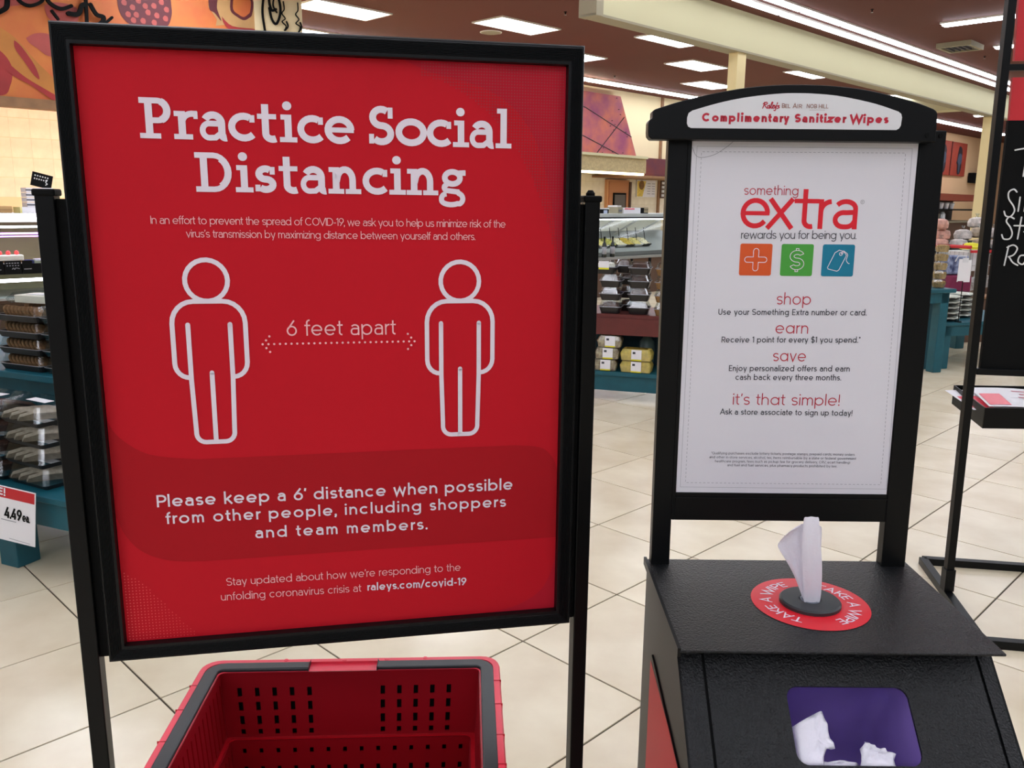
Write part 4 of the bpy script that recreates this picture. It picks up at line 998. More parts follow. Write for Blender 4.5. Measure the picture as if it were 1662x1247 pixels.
mpoly('painted_strawberry', [(3.60, 2.22), (3.62, 2.10), (3.74, 2.02), (3.92, 2.05), (3.98, 2.20), (3.9, 2.27), (3.7, 2.27)], 'pink', -.006)
mpoly('painted_pastry', [(5.64, 2.72), (5.62, 2.52), (5.68, 2.45), (5.73, 2.38), (5.71, 2.30), (5.85, 2.33), (6.02, 2.32), (6.28, 2.32), (6.28, 2.72)], 'cream', -.005, False)
mpoly('painted_crust', [(5.63, 2.70), (5.63, 2.50), (5.70, 2.46), (5.79, 2.37), (5.76, 2.46), (5.74, 2.54), (5.76, 2.72)], 'dark', -.007)
mpoly('painted_crust', [(5.80, 2.43), (5.95, 2.33), (6.28, 2.34), (6.28, 2.30), (5.95, 2.27), (5.83, 2.34)], 'red', -.007)
mpoly('painted_filling', [(5.95, 2.72), (5.93, 2.53), (6.02, 2.46), (6.12, 2.43), (6.2, 2.47), (6.25, 2.53), (6.26, 2.72)], 'dark', -.0065)
mpoly('painted_filling', [(5.99, 2.72), (5.97, 2.55), (6.05, 2.49), (6.12, 2.47), (6.18, 2.51), (6.22, 2.56), (6.22, 2.72)], 'orange', -.008)
mb = MB()
for p, wd in (([(3.10, 2.06), (3.18, 2.12), (3.20, 2.2)], .05), ([(3.28, 2.32), (3.32, 2.22), (3.42, 2.18), (3.55, 2.24), (3.60, 2.33)], .035), ([(3.60, 2.36), (3.64, 2.25), (3.76, 2.20), (3.88, 2.25)], .04), ([(3.84, 2.16), (3.95, 2.17), (4.0, 2.27), (4.05, 2.30)], .05), ([(4.06, 2.50), (4.05, 2.3), (4.04, 2.06)], .035), ([(4.10, 2.30), (4.16, 2.20), (4.24, 2.18), (4.22, 2.12), (4.14, 2.06)], .045), ([(4.16, 2.08), (4.26, 2.12), (4.34, 2.19)], .03), ([(3.66, 2.16), (3.72, 2.08)], .03)):
    ribbon(mb, smooth_path(p, 5), wd, mfn(-.05), True)
mb.build('script_letters', M['black_dull'], t, solid=.03)
mb = MB()
for p, wd in (([(6.42, 2.78), (6.39, 2.56), (6.42, 2.30)], .028), ([(6.60, 2.64), (6.53, 2.62), (6.50, 2.75), (6.53, 2.84), (6.64, 2.80), (6.67, 2.62), (6.60, 2.45), (6.53, 2.50), (6.50, 2.64)], .03), ([(6.58, 2.80), (6.56, 2.68), (6.61, 2.60)], .018),
              ([(6.72, 2.76), (6.73, 2.66), (6.69, 2.60), (6.74, 2.54), (6.69, 2.49), (6.75, 2.44), (6.72, 2.38)], .012), ([(6.76, 2.50), (6.78, 2.44), (6.73, 2.38)], .018), ([(6.95, 2.78), (6.95, 2.68), (6.91, 2.62), (6.96, 2.56), (6.91, 2.50), (6.98, 2.46), (6.94, 2.38)], .012), ([(6.98, 2.52), (7.0, 2.46), (6.96, 2.40)], .018)):
    ribbon(mb, smooth_path(p, 5), wd, mfn(-.035), True)
mb.build('script_letters', M['black_dull'], t, solid=.015)

# left bakery case (along the store grid at w 8.5)
t = S_thing('bakery_case', 'lit refrigerated bakery case behind the cookie table, left of the sign', 'display case', 1.6, 8.9)
g = lambda *a: SB(t, *a)
g(-2.4, 3.3, 8.75, 9.5, .0, .55).build('case_base', M['brown'], t)
g(-2.4, 3.3, 9.35, 9.5, .55, 1.30).build('back_panel', mat('olive_case_back', (150, 140, 96), .5), t)
g(-2.4, 3.3, 8.52, 9.5, 1.225, 1.30).build('case_top', M['white'], t)
g(-2.4, 3.3, 8.50, 8.53, 1.25, 1.30).build('front_lamp', M['caselamp'], t)
g(-2.4, 3.3, 8.53, 8.62, 1.175, 1.19).build('shelf_lamp', M['caselamp'], t)
g(-2.4, 3.3, 8.60, 8.63, 1.115, 1.13).build('violet_lamp', M['caselampv'], t)
g(-2.4, 3.3, 8.66, 8.69, 1.09, 1.10).build('violet_lamp', M['caselampv'], t)
g(-2.4, 3.3, 8.50, 9.35, .785, .80).build('glass_shelf', M['traydark'], t)
g(-2.4, 3.3, 8.49, 8.51, .77, .86).build('price_rail', M['black_dull'], t)
g(-2.4, 3.3, 8.50, 8.62, .70, .72).build('shelf_lamp', M['caselamp'], t)
g(-2.4, 3.3, 8.50, 9.35, .54, .56).build('lower_deck', M['steel'], t)
g(-2.4, 3.3, 8.505, 8.515, .56, .68).build('lower_glass', M['glass'], t)
def cake_slice(s, w_, lab):
    t = S_thing('cake_slice', lab, 'cake', s, w_, .86, 'strawberry cakes in the bakery case')
    MB().box(-.045, .045, -.06, .06, 0, .008).build('cake_board', M['label'], t)
    MB().box(-.04, .04, -.055, .055, .008, .026).build('sponge', M['brownbox'], t)
    MB().box(-.041, .041, -.056, .056, .026, .075).build('icing', M['icing'], t, bevel=.006)
    MB().lathe([(.004, 0), (.016, .006), (.021, .018), (.016, .034), (.004, .042)], 10, (0, 0, .073)).build('strawberry_top', M['strawberry'], t)
for k, nm in enumerate(('leftmost', 'middle', 'right-hand')): cake_slice(2.155 + .067 * k, 8.60, 'small white iced cake with a strawberry, %s of three on the case shelf' % nm)
t2 = S_thing('shelf_tray', 'black display tray under the strawberry cakes in the bakery case', 'tray', 2.2, 8.68, .80)
SB(t2, 1.0, 2.32, 8.56, 8.85, .80, .815).build('tray_base', M['traydark'], t2); SB(t2, 1.0, 2.32, 8.54, 8.57, .80, .858).build('tray_lip', M['brownbox'], t2); SB(t2, 1.0, 2.32, 8.57, 8.85, .815, .858).build('tray_liner', M['icing'], t2)
t2 = S_thing('shelf_tin', 'dark blue packet beside the strawberry cakes on the case shelf', 'packet', 2.38, 8.62, .80)
SB(t2, 2.33, 2.42, 8.58, 8.68, .80, .885).build('packet_body', mat('navy_packet', (40, 48, 90), .4), t2, bevel=.004); SB(t2, 2.33, 2.39, 8.578, 8.582, .85, .872).build('packet_band', mat('blue_band', (90, 100, 200), .5), t2)
t2 = S_thing('shelf_box', 'pale green upright box at the right end of the case shelf', 'box', 2.455, 8.62, .80)
SB(t2, 2.43, 2.50, 8.59, 8.66, .80, .89).build('box_body', mat('pale_green_card', (170, 180, 150), .6), t2); SB(t2, 2.433, 2.497, 8.588, 8.662, .875, .892).build('box_lid', M['label'], t2)
for k, (s, wd, lab) in enumerate(((2.09, .10, 'plain dark price card at the very left edge of the case rail'), (2.215, .13, 'black price card lettered in white under the strawberry cakes'), (2.33, .08, 'small dark price card right of the lettered one on the case rail'))):
    t2 = S_thing('price_card', lab, 'price card', s, 8.47, .785, 'price cards on the case rail')
    MB().box(-wd / 2, wd / 2, -.006, 0, -.01, .105).build('card', M['black_dull'], t2)
    mb = MB(); q = lambda u, v: (u, -.007, v)
    if k == 1:
        for r in range(2):
            for c in range(5): ribbon(mb, [(-.055 + c * .022 + r * .004, .085 - r * .022), (-.041 + c * .022, .085 - r * .022)], .008, q)
        ribbon(mb, smooth_path([(-.01, .03), (0, .042), (.01, .03), (.02, .042), (.05, .035)], 4), .005, q)
    else: ribbon(mb, [(-.03, .03), (.03, .03)], .006, q)
    mb.build('chalk_marks', M['ink_grey'], t2)
# things on top of the case
t2 = S_thing('box', 'small brown cardboard box lying on the bakery case top', 'box', 2.25, 8.9, 1.30)
SB(t2, 1.7, 2.36, 8.85, 9.1, 1.30, 1.36).build('carton', mat('kraft_card', (196, 160, 108), .8), t2, bevel=.003); SB(t2, 1.7, 2.36, 8.846, 8.85, 1.325, 1.33).build('carton_flap', M['brownstrip'], t2)
t2 = S_thing('box', 'white carton with a cream edge on the case top beside the sign post', 'box', 2.47, 8.8, 1.30)
SB(t2, 2.40, 2.56, 8.75, 8.95, 1.30, 1.355).build('carton', M['white'], t2, bevel=.003); SB(t2, 2.395, 2.412, 8.745, 8.95, 1.30, 1.355).build('carton_edge', mat('cream_card', (232, 222, 150), .7), t2)
for k in range(4):
    t2 = S_thing('box', ['lowest', 'second', 'third', 'topmost'][k] + ' white carton in the small stack behind the left sign post', 'box', 2.55, 9.0, 1.355 + .045 * k, 'cartons stacked on the bakery case')
    MB().box(-.035, .2, -.06, .1, 0, .04).build('carton', M['white'], t2); MB().box(-.038, .2, -.063, -.058, .012, .026).build('carton_band', M['ink_midgrey'], t2)
t2 = S_thing('price_card', 'tilted black chalk price card standing behind the left sign post', 'price card', 2.66, 9.0, 1.535)
t2.rotation_euler = (0, math.radians(14), A45)
MB().box(-.09, .09, -.006, 0, 0, .13).build('card', M['black_dull'], t2)
mb = MB(); q = lambda u, v: (u, -.007, v)
for c in range(6): ribbon(mb, [(-.07 + c * .022, .1), (-.058 + c * .022, .1)], .012, q); ribbon(mb, [(-.07 + c * .02, .07), (-.06 + c * .02, .07)], .012, q)
ribbon(mb, smooth_path([(.03, .075), (.045, .08), (.035, .055), (.05, .045), (.035, .03)], 4), .007, q)
mb.build('chalk_marks', M['chalk'], t2)

# copper hood and its surroundings over the deli
cop = mat('copper_patina', (222, 128, 100), .36, metal=.25, nscale=2.2, rgb2=(168, 84, 118)); cop2 = mat('dark_copper_patina', (132, 62, 44), .5, metal=.3, nscale=1.6, rgb2=(92, 44, 64))
t = S_thing('copper_hood', 'copper patina range hood with riveted seams beyond the right edge of the sign', 'hood', 13.2, 11.6)
def hp(a, z, d=0):     # point on the sloped hood face: leans back going up
    return (a - 13.2, d, H + z)
q0 = [(10.2, 1.03), (15.34, 1.05), (14.72, 2.24), (10.8, 2.24)]
mb = MB().add([hp(*p) for p in q0] + [hp(p[0], p[1], 0)[:1] + (1.2,) + hp(*p)[2:] for p in q0], [(0, 1, 2, 3), (1, 5, 6, 2), (0, 3, 7, 4)]); mb.build('hood_body', cop, t)
seams = [((13.6, 1.93), (15.13, 1.45)), ((13.6, 1.37), (14.78, 1.05)), ((14.86, 1.83), (13.98, 1.05)), ((13.6, 1.93), (11.5, 2.24)), ((13.6, 1.37), (10.6, 2.0))]
for a, b in seams:
    mb = MB().tube([hp(*a, -.006), hp(*b, -.006)], .009, 5); mb.build('seam', M['ink_dark'], t)
for x, z in ((14.45, 1.73), (14.55, 1.66), (14.40, 1.62), (14.52, 1.55), (14.93, 1.53), (14.98, 1.44), (14.12, 1.22), (14.2, 1.17), (14.05, 1.12), (14.17, 1.08), (14.66, 1.97), (14.72, 1.87), (14.58, 2.19), (14.85, 1.1), (14.5, 1.1)):
    MB().lathe([(.016, 0), (.012, .01)], 6, hp(x, z, -.012)).build('rivet', M['ink_dark'], t)
SB(t, 10.6, 14.86, 11.9, 12.8, H + 2.24, H + 2.38).build('crown', M['cream'], t)
SB(t, 10.0, 15.50, 11.45, 12.8, H + .70, H + 1.03).build('stone_band', mat('speckled_beige_stone', (186, 166, 122), .7, noise=.12, nscale=30), t)
SB(t, 10.0, 15.50, 11.40, 12.8, H + 1.00, H + 1.05).build('band_moulding', M['beam'], t)
SB(t, 10.0, 15.50, 11.5, 11.62, H + .655, H + .70).build('under_lamp', mat('lit_warm_lamp', (255, 236, 190), .5, emit=3.5), t)
SB(t, 15.50, 18.3, 11.9, 12.8, H + .68, H + 1.07).build('side_cladding', cop2, t)
SB(t, 15.3, 18.3, 11.88, 12.8, H + .63, H + .68).build('under_rail', M['brownstrip'], t)
# corner pier seen right of the hood
st('trim_4', sbox(17.85, 17.93, 12.78, 12.82, 0, CEIL), M['brownstrip'])
# kitchen door
t = S_thing('door_1', 'tan door with a dark framed window in the tiled kitchen wall', 'door', 16.2, 12.8); t['kind'] = 'structure'
SB(t, 15.79, 16.62, 12.74, 12.82, 0, H + .60).build('door_frame', mat('door_casing', (206, 150, 104), .6), t)
SB(t, 15.84, 16.55, 12.72, 12.80, 0, H + .56).build('door_leaf', M['door'], t)
SB(t, 15.98, 16.46, 12.70, 12.73, H - .35, H + .30).build('window_frame', M['black_dull'], t); SB(t, 16.02, 16.42, 12.69, 12.71, H - .31, H + .26).build('pane', mat('grey_door_glass', (110, 104, 100), .2), t)
SB(t, 16.60, 16.66, 12.70, 12.82, 0, H + .56).build('door_edge', M['brown'], t)
t = S_thing('menu_sign', 'white and yellow menu poster on the tiled wall right of the door', 'poster', 17.35, 12.8, H + .2)
SB(t, 16.97, 17.72, 12.78, 12.80, H + .22, H + .62).build('board', M['white'], t)
mb = MB(); poly(mb, [(16.98 - 17.35 + x, -.024 + .0 * z, z) if False else (x, z) for x, z in ((-.37, .03), (-.15, .03), (-.02, .40), (-.37, .40))], lambda x, z: (x, -.023, z)); mb.build('printed_band', M['cakeyellow'], t)
mb = MB(); disc(mb, -.2, .3, .11, lambda x, z: (x, -.026, z), 14); mb.build('printed_burger', M['brownbox'], t)
mb = MB()
for k in range(5): ribbon(mb, [(.03, .34 - k * .06), (.16, .34 - k * .06)], .014, lambda x, z: (x, -.026, z)); ribbon(mb, [(.22, .34 - k * .06), (.34, .34 - k * .06)], .014, lambda x, z: (x, -.026, z))
mb.build('printed_lines', M['ink_grey'], t)
t = S_thing('menu_sign', 'narrow brown menu board with pale rows beside the wipes stand post', 'poster', 18.0, 12.78, H + .2)
SB(t, 17.92, 18.10, 12.76, 12.80, H + .2, H + .66).build('board', M['brown'], t)
for k in range(4): SB(t, 17.96, 18.07, 12.75, 12.765, H + .24 + k * .10, H + .30 + k * .10).build('menu_row', M['label'], t)

# deli case
t = S_thing('deli_case', 'long glass deli counter full of food trays, seen between the two signs', 'display case', 11.2, 8.5)
g = lambda *a: SB(t, *a)
g(8.6, 13.4, 8.55, 9.6, 0, .60).build('cabinet', M['brown'], t)
g(8.6, 13.4, 8.50, 8.60, .585, .625).build('ledge', M['steel'], t)
for k in range(9): g(8.75 + .5 * k, 8.80 + .5 * k, 8.53, 8.56, .05, .58).build('cabinet_rib', M['black_dull'], t)
MB().hexa([(-2.6, .25, .62), (2.2, .25, .62), (2.2, 1.0, .62), (-2.6, 1.0, .62)], [(-2.6, .25, .68), (2.2, .25, .68), (2.2, 1.0, .99), (-2.6, 1.0, .99)]).build('food_deck', mat('grey_deck', (150, 152, 150), .5), t)
g(8.6, 13.4, 9.5, 9.58, .60, 1.22).build('back_glass', mat('pale_mirror_back', (232, 230, 214), .35), t)
g(8.6, 13.4, 8.62, 9.6, 1.235, 1.30).build('case_top', mat('pale_blue_steel', (196, 206, 206), .3), t)
g(8.6, 13.4, 8.60, 8.64, 1.22, 1.245).build('top_seal', M['black_dull'], t)
MB().add([(-2.6, .06, .625), (2.2, .06, .625), (2.2, .14, 1.23), (-2.6, .14, 1.23)], [(0, 1, 2, 3)]).build('front_glass', M['glass'], t)
g(8.6, 13.4, 8.7, 8.76, 1.2, 1.235).build('case_lamp', mat('lit_deli_lamp', (246, 248, 255), .5, emit=5.5), t)
for k in range(6): MB().tube([(-2.2 + .62 * k, .6, .95), (-1.95 + .62 * k, .22, 1.23)], .014, 6).build('glass_bracket', M['steel'], t)
random.seed(3)
foods = [((236, 150, 60), 'orange shredded salad'), ((232, 214, 130), 'pale yellow pasta salad'), ((210, 180, 60), 'golden salad'), ((196, 190, 90), 'green yellow salad'), ((240, 228, 190), 'cream coloured salad'), ((120, 60, 40), 'dark brown salad')]
for k in range(9):
    s = 10.28 + .235 * k; c, nm = foods[[5, 0, 0, 1, 3, 4, 2, 1, 4][k]]
    t2 = S_thing('food_tray', nm + ' heaped in the deli tray, ' + ['first', 'second', 'third', 'fourth', 'fifth', 'sixth', 'seventh', 'eighth', 'ninth'][k] + ' from the sign edge', 'food tray', s, 9.02, .80, 'salad trays in the deli case'); t2.rotation_euler = (math.radians(22), 0, A45)
    MB().loft([rrect_ := [(x, y, 0) for x, y in rrect(-.10, .10, -.13, .13, .02, 3)], [(x, y, .04) for x, y in rrect(-.12, .12, -.15, .15, .02, 3)], [(x, y, .04) for x, y in rrect(-.11, .11, -.14, .14, .02, 3)], [(x, y, .02) for x, y in rrect(-.1, .1, -.13, .13, .02, 3)]]).build('tray', M['label'] if k % 2 else M['traydark'], t2)
    rows = [[(-.10 + .2 * a / 8, -.13 + .26 * b / 8, .03 + .05 * math.sin(PI * a / 8) * math.sin(PI * b / 8) + random.uniform(0, .018)) for b in range(9)] for a in range(9)]
    MB().loft(rows, closed=False).build('food', mat('food_%d' % k, c, .6, noise=.25, nscale=40), t2)
    MB().tube([(0, -.05, .08), (.05, .1, .24)], .006, 6).build('serving_spoon', M['black_dull'], t2)
for k in range(2):
    t2 = S_thing('bottle', ('left' if k == 0 else 'right') + ' one of two dark wine bottles with pale labels in front of the deli case', 'bottle', [10.565, 10.80][k], 8.50, .60 + .025, 'bottles on the deli ledge')
    t2.location = SW([10.565, 10.77][k], 8.545, .625)
    MB().lathe([(.036, 0), (.038, .01), (.038, .18), (.030, .21), (.014, .24), (.013, .30), (.015, .305), (.015, .32)], 16).build('glass_body', M['bottle'], t2, smooth=True)
    MB().lathe([(.0386, .05), (.0386, .165)], 16).build('label', M['ink_grey'], t2, smooth=True)
    MB().lathe([(.0155, .285), (.0155, .322)], 12).build('capsule', M['black_dull'], t2)
for s, wd, m1, lab, hh_ in ((10.83, .34, 'black_dull', 'black tray with white paper on top of the deli case', .085), (11.62, .46, 'white', 'white carton with a red printed band on top of the deli case', .115), (11.30, .12, 'beamdark', 'small beige canister standing on the deli case', .13), (12.0, .14, 'black_dull', 'black box with cream stripes at the right end of the deli case top', .12)):
    t2 = S_thing('counter_box', lab, 'box', s, 8.95, 1.30)
    MB().box(-wd / 2, wd / 2, -.12, .12, 0, hh_ * .8).build('body', M[m1], t2, bevel=.004)
    if m1 == 'white': MB().box(-wd / 2 + .02, .06, -.124, -.118, hh_ * .58, hh_ * .72).build('red_band', M['redring'], t2)
    elif wd == .34: MB().box(-wd / 2, wd / 2, -.13, .12, hh_ * .8, hh_).build('paper', M['white'], t2); MB().box(.04, .13, -.126, -.12, 0, hh_ * .6).build('tag', mat('pale_blue_tag', (190, 200, 224), .6), t2)
    elif wd == .14:
        for k in range(3): MB().box(-.05, .07, -.126, -.118, .02 + .028 * k, .032 + .028 * k).build('stripe', M['cream'], t2)
    else: MB().box(-.05, .05, -.1, .1, hh_ * .8, hh_).build('lid', M['label'], t2); MB().box(-.04, .04, -.126, -.118, .03, .06).build('label', M['ink_midgrey'], t2)

# ---------------------------------------------------------------- cookie table at the left edge
ANG = -math.radians(23.5)
tb_ = thing('display_table', 'teal stepped display table with cookie trays at the left edge', 'table', (-1.95, 3.10, 0), ANG)
def TB(x0, x1, y0, y1, z0, z1): return MB().box(x0, x1, y0, y1, z0, z1)
LZ = .335; UZ = .70
TB(-1.6, .46, .0, 1.1, LZ - .025, LZ).build('lower_shelf', M['teal'], tb_, bevel=.004)
TB(-1.6, .45, .015, .04, LZ - .125, LZ - .025).build('apron', M['teal'], tb_)
TB(.42, .45, .04, 1.08, LZ - .125, LZ - .025).build('apron', M['teal'], tb_)
for x in (-1.55, -.09): TB(x, x + .1, .02, .12, 0, LZ - .025).build('leg', M['teal'], tb_, bevel=.004)
for x in (-1.55, .33): TB(x, x + .1, .96, 1.06, 0, LZ - .025).build('leg', M['teal'], tb_, bevel=.004)
TB(-1.6, .50, .34, 1.1, UZ - .03, UZ).build('upper_shelf', M['teal'], tb_, bevel=.004)
TB(-1.6, .48, .50, .53, LZ, UZ - .03).build('riser', M['teal'], tb_)
TB(.42, .45, .53, 1.05, LZ, UZ - .03).build('side_riser', M['teal'], tb_)
# clear clamshell trays of cookies
def cookie_tray(label, grp, pale=False, n=9, w_=.26, d=.20, h=.07):
    t = thing('cookie_tray', label, 'cookie tray', (0, 0, 0), 0, grp)
    MB().loft([[(x, y, 0) for x, y in rrect(-w_ / 2 + .012, w_ / 2 - .012, -d / 2 + .012, d / 2 - .012, .012, 2)], [(x, y, .026) for x, y in rrect(-w_ / 2, w_ / 2, -d / 2, d / 2, .015, 2)], [(x, y, .026) for x, y in rrect(-w_ / 2 + .006, w_ / 2 - .006, -d / 2 + .006, d / 2 - .006, .015, 2)], [(x, y, .004) for x, y in rrect(-w_ / 2 + .016, w_ / 2 - .016, -d / 2 + .016, d / 2 - .016, .012, 2)]]).build('tray', M['clear'] if pale else M['traydark'], t)
    MB().box(-w_ / 2 + .014, w_ / 2 - .014, -d / 2 + .014, d / 2 - .014, .003, .006).build('tray_floor', M['traydark'], t)
    MB().loft([[(x, y, .027) for x, y in rrect(-w_ / 2, w_ / 2, -d / 2, d / 2, .015, 2)], [(x, y, .031) for x, y in rrect(-w_ / 2, w_ / 2, -d / 2, d / 2, .015, 2)], [(x, y, .033) for x, y in rrect(-w_ / 2 + .006, w_ / 2 - .006, -d / 2 + .006, d / 2 - .006, .015, 2)], [(x, y, h - .004) for x, y in rrect(-w_ / 2 + .014, w_ / 2 - .014, -d / 2 + .014, d / 2 - .014, .012, 2)], [(x, y, h - .001) for x, y in rrect(-w_ / 2 + .02, w_ / 2 - .02, -d / 2 + .02, d / 2 - .02, .012, 2)]]).build('lid', M['clear'], t)
    MB().loft([[(x, y, .0265) for x, y in rrect(-w_ / 2 - .001, w_ / 2 + .001, -d / 2 - .001, d / 2 + .001, .015, 2)], [(x, y, .0285) for x, y in rrect(-w_ / 2 - .001, w_ / 2 + .001, -d / 2 - .001, d / 2 + .001, .015, 2)]]).build('rim_line', M['ink_grey'], t)
    cm = MB().lathe([(.026, -.0045), (.030, -.002), (.030, .002), (.026, .0055), (.008, .007)], 12).build('cookie', M['cookiepale'] if pale else M['cookie'], t, smooth=False)
    k = 0
    for r in range(2):
        for i in range(n):
            o = cm if k == 0 else cm.copy()
            if k: COL.objects.link(o)
            k += 1
            o.location = (-w_ / 2 + .035 + (w_ - .07) * i / (n - 1), -d / 4 + r * d / 2, .036); o.rotation_euler = (0, math.radians(58 + random.uniform(-4, 4)), math.radians(12))
    return t
TR = Matrix.Translation((-1.95, 3.10, 0)) @ Matrix.Rotation(ANG, 4, 'Z')
def put(o, x, y, z, rz=0): p = TR @ Vector((x, y, z)); o.location = p; o.rotation_euler = (0, 0, ANG + rz)
ordn = ['bottom', 'second', 'third', 'top']
pc_ = cookie_tray('x', 'stacked trays of brown cookies on the teal table', False); pg_ = cookie_tray('x', 'stacked trays of golden cookies beside the sign post', True, 5)
for k in range(4):
    o = pc_ if k == 0 else dup(pc_, (0, 0, 0), 0); o['label'] = ordn[k] + ' tray of brown cookies in the stack at the left edge of the teal table'; put(o, -.335, .47, UZ + .001 + .0705 * k)
    o = pg_ if k == 0 else dup(pg_, (0, 0, 0), 0); o['label'] = ordn[k] + ' tray of golden cookies in the stack touching the sign post'; put(o, -.062, .47, UZ + .001 + .0705 * k, 0)
    o = dup(pc_, (0, 0, 0), 0, ordn[k] + ' tray of brown cookies in the row behind, on the teal table', 'rear trays of brown cookies'); put(o, -.30, .70, UZ + .001 + .0705 * k)
# flat white lidded packs on top
for k, (x, y, lab) in enumerate(((-.33, .50, 'flat white topped clear pack lying on the left cookie stack'), (-.14, .60, 'white rounded clear pack lying across the top of the cookie stacks'))):
    t = thing('bakery_pack', lab, 'food pack'); put(t, x, y, UZ + .283 + .0 * k, .1)
    MB().loft([[(a, b, 0) for a, b in rrect(-.11, .11, -.08, .08, .03, 4)], [(a, b, .02) for a, b in rrect(-.12, .12, -.09, .09, .03, 4)], [(a, b, .045) for a, b in rrect(-.10, .10, -.07, .07, .03, 4)]]).build('clear_lid', M['clear'], t)
    MB().prism(rrect(-.09, .09, -.065, .065, .02, 3), .004, .034, 'z').build('white_bread', M['icing'], t)
    MB().box(-.05, .05, -.03, .03, .035, .036).build('label', M['white'], t)
# biscuit packs on the lower shelf
def biscuit_pack(label, grp, dark=False):
    t = thing('biscuit_pack', label, 'food pack', (0, 0, 0), 0, grp); w_, d, h = .25, .20, .078
    MB().loft([[(x, y, 0) for x, y in rrect(-w_ / 2 + .015, w_ / 2 - .015, -d / 2 + .015, d / 2 - .015, .012, 2)], [(x, y, .02) for x, y in rrect(-w_ / 2, w_ / 2, -d / 2, d / 2, .015, 2)]]).build('tray', M['traydark'], t)
    MB().loft([[(x, y, .02) for x, y in rrect(-w_ / 2, w_ / 2, -d / 2, d / 2, .015, 2)], [(x, y, h) for x, y in rrect(-w_ / 2 + .015, w_ / 2 - .015, -d / 2 + .015, d / 2 - .015, .015, 2)], [(x, y, h + .001) for x, y in rrect(-w_ / 2 + .03, w_ / 2 - .03, -d / 2 + .03, d / 2 - .03, .015, 2)]]).build('lid', M['clear'], t)
    pts = [(-.085, 0), (-.075, .022), (-.03, .038), (.03, .036), (.07, .02), (.085, 0)]
    bm_ = MB().prism(pts, -.008, .008, 'y').build('biscuit', M['choc'] if dark else M['biscotti'], t)
    for k in range(6):
        o = bm_ if k == 0 else bm_.copy()
        if k: COL.objects.link(o)
        o.location = (-.065 + .026 * k, (.02 if k % 2 else -.02), .018); o.rotation_euler = (math.radians(35), 0, math.radians(55))
    MB().box(-.06, .06, -.02, .02, h + .001, h + .002).build('label', M['white'], t)
    return t
bp_ = biscuit_pack('x', 'packs of pale biscuits stacked on the lower teal shelf'); bd_ = biscuit_pack('x', 'packs of dark biscuits on the lower teal shelf', True)
for k in range(4):
    o = bp_ if k == 0 else dup(bp_, (0, 0, 0), 0); o['label'] = ordn[k] + ' pack of pale biscuits in the lower shelf stack beside the sign post'; put(o, .075 - .012 * (k % 2), .15, LZ + .001 + .081 * k, -.1)
    o = bd_ if k == 0 else dup(bd_, (0, 0, 0), 0); o['label'] = ordn[k] + ' pack of dark biscuits in the lower shelf stack at the left edge'; put(o, -.20, .15, LZ + .001 + .081 * k, .05)
for k in range(3):
    o = dup(bd_, (0, 0, 0), 0, ['lower', 'middle', 'upper'][k] + ' pack of dark biscuits in the short rear stack under the upper teal shelf', 'rear packs of dark biscuits'); put(o, .05, .385, LZ + .001 + .081 * k, 0)
# price tag
t = thing('price_tag', 'white price tag with a red band reading 4.49ea. hanging off the teal shelf', 'price tag', (-1.857, 2.985, .165), -math.radians(12)); t.rotation_euler = (0, math.radians(7.5), -math.radians(12))
TW, TH = .19, .215
MB().box(-TW, .09, 0, .002, 0, TH).build('card', M['white'], t)
MB().box(-TW + .004, .086, -.001, 0, TH - .045, TH - .004).build('red_band', M['redboard'], t)
q = lambda u, v: (u, -.0014, v)
mb = MB(); write(mb, '4.49', -.040, .034, .092, .044, .125, q, style='fit'); mb.build('price', M['black_dull'], t)
mb = MB(); write(mb, 'ea.', .036, .068, .092, .036, .115, q, style='fit'); mb.build('price', M['black_dull'], t)
mb = MB(); write(mb, 'E!', -.068, -.034, TH - .036, .030, .15, lambda u, v: (u, -.002, v)); mb.build('band_letters', M['white'], t)
mb = MB(); ribbon(mb, [(-.055, .083), (.01, .083)], .003, q); ribbon(mb, [(-.02, .012), (.07, .008)], .002, q); mb.build('small_print', M['ink_grey'], t)
MB().box(-.05, .0, .002, .03, TH - .03, TH - .01).build('clip', M['clear'], t)

# ---------------------------------------------------------------- red and teal rack between the signs
RA = -math.radians(17)
RT = Matrix.Translation((.62, 6.22, 0)) @ Matrix.Rotation(RA, 4, 'Z')
rk = thing('display_rack', 'dark red and teal wooden bakery rack between the two signs', 'rack', (.62, 6.22, 0), RA)
RZ = .645; QZ = .222
MB().box(-.5, 1.3, 0, .55, RZ - .03, RZ).box(-.5, 1.3, -.01, .02, RZ - .15, RZ - .028).build('upper_shelf', M['redwood'], rk)
MB().box(-.5, 1.3, -.03, .6, QZ - .03, QZ).build('lower_shelf', M['teal'], rk)
MB().box(-.5, 1.3, -.01, .02, QZ - .145, QZ - .03).build('apron', M['teal'], rk)
MB().box(-.5, 1.3, .35, .38, QZ, RZ - .03).build('back_board', mat('dark_teal_board', (8, 52, 62), .6), rk)
for x in (-.5, 1.2): MB().box(x, x + .1, 0, .1, 0, QZ - .03).build('leg', M['teal'], rk); MB().box(x, x + .1, .45, .55, 0, QZ - .03).build('leg', M['teal'], rk)
for x in (-.48, 1.24): MB().box(x, x + .05, .02, .06, QZ, RZ - .03).build('upright', M['teal'], rk)
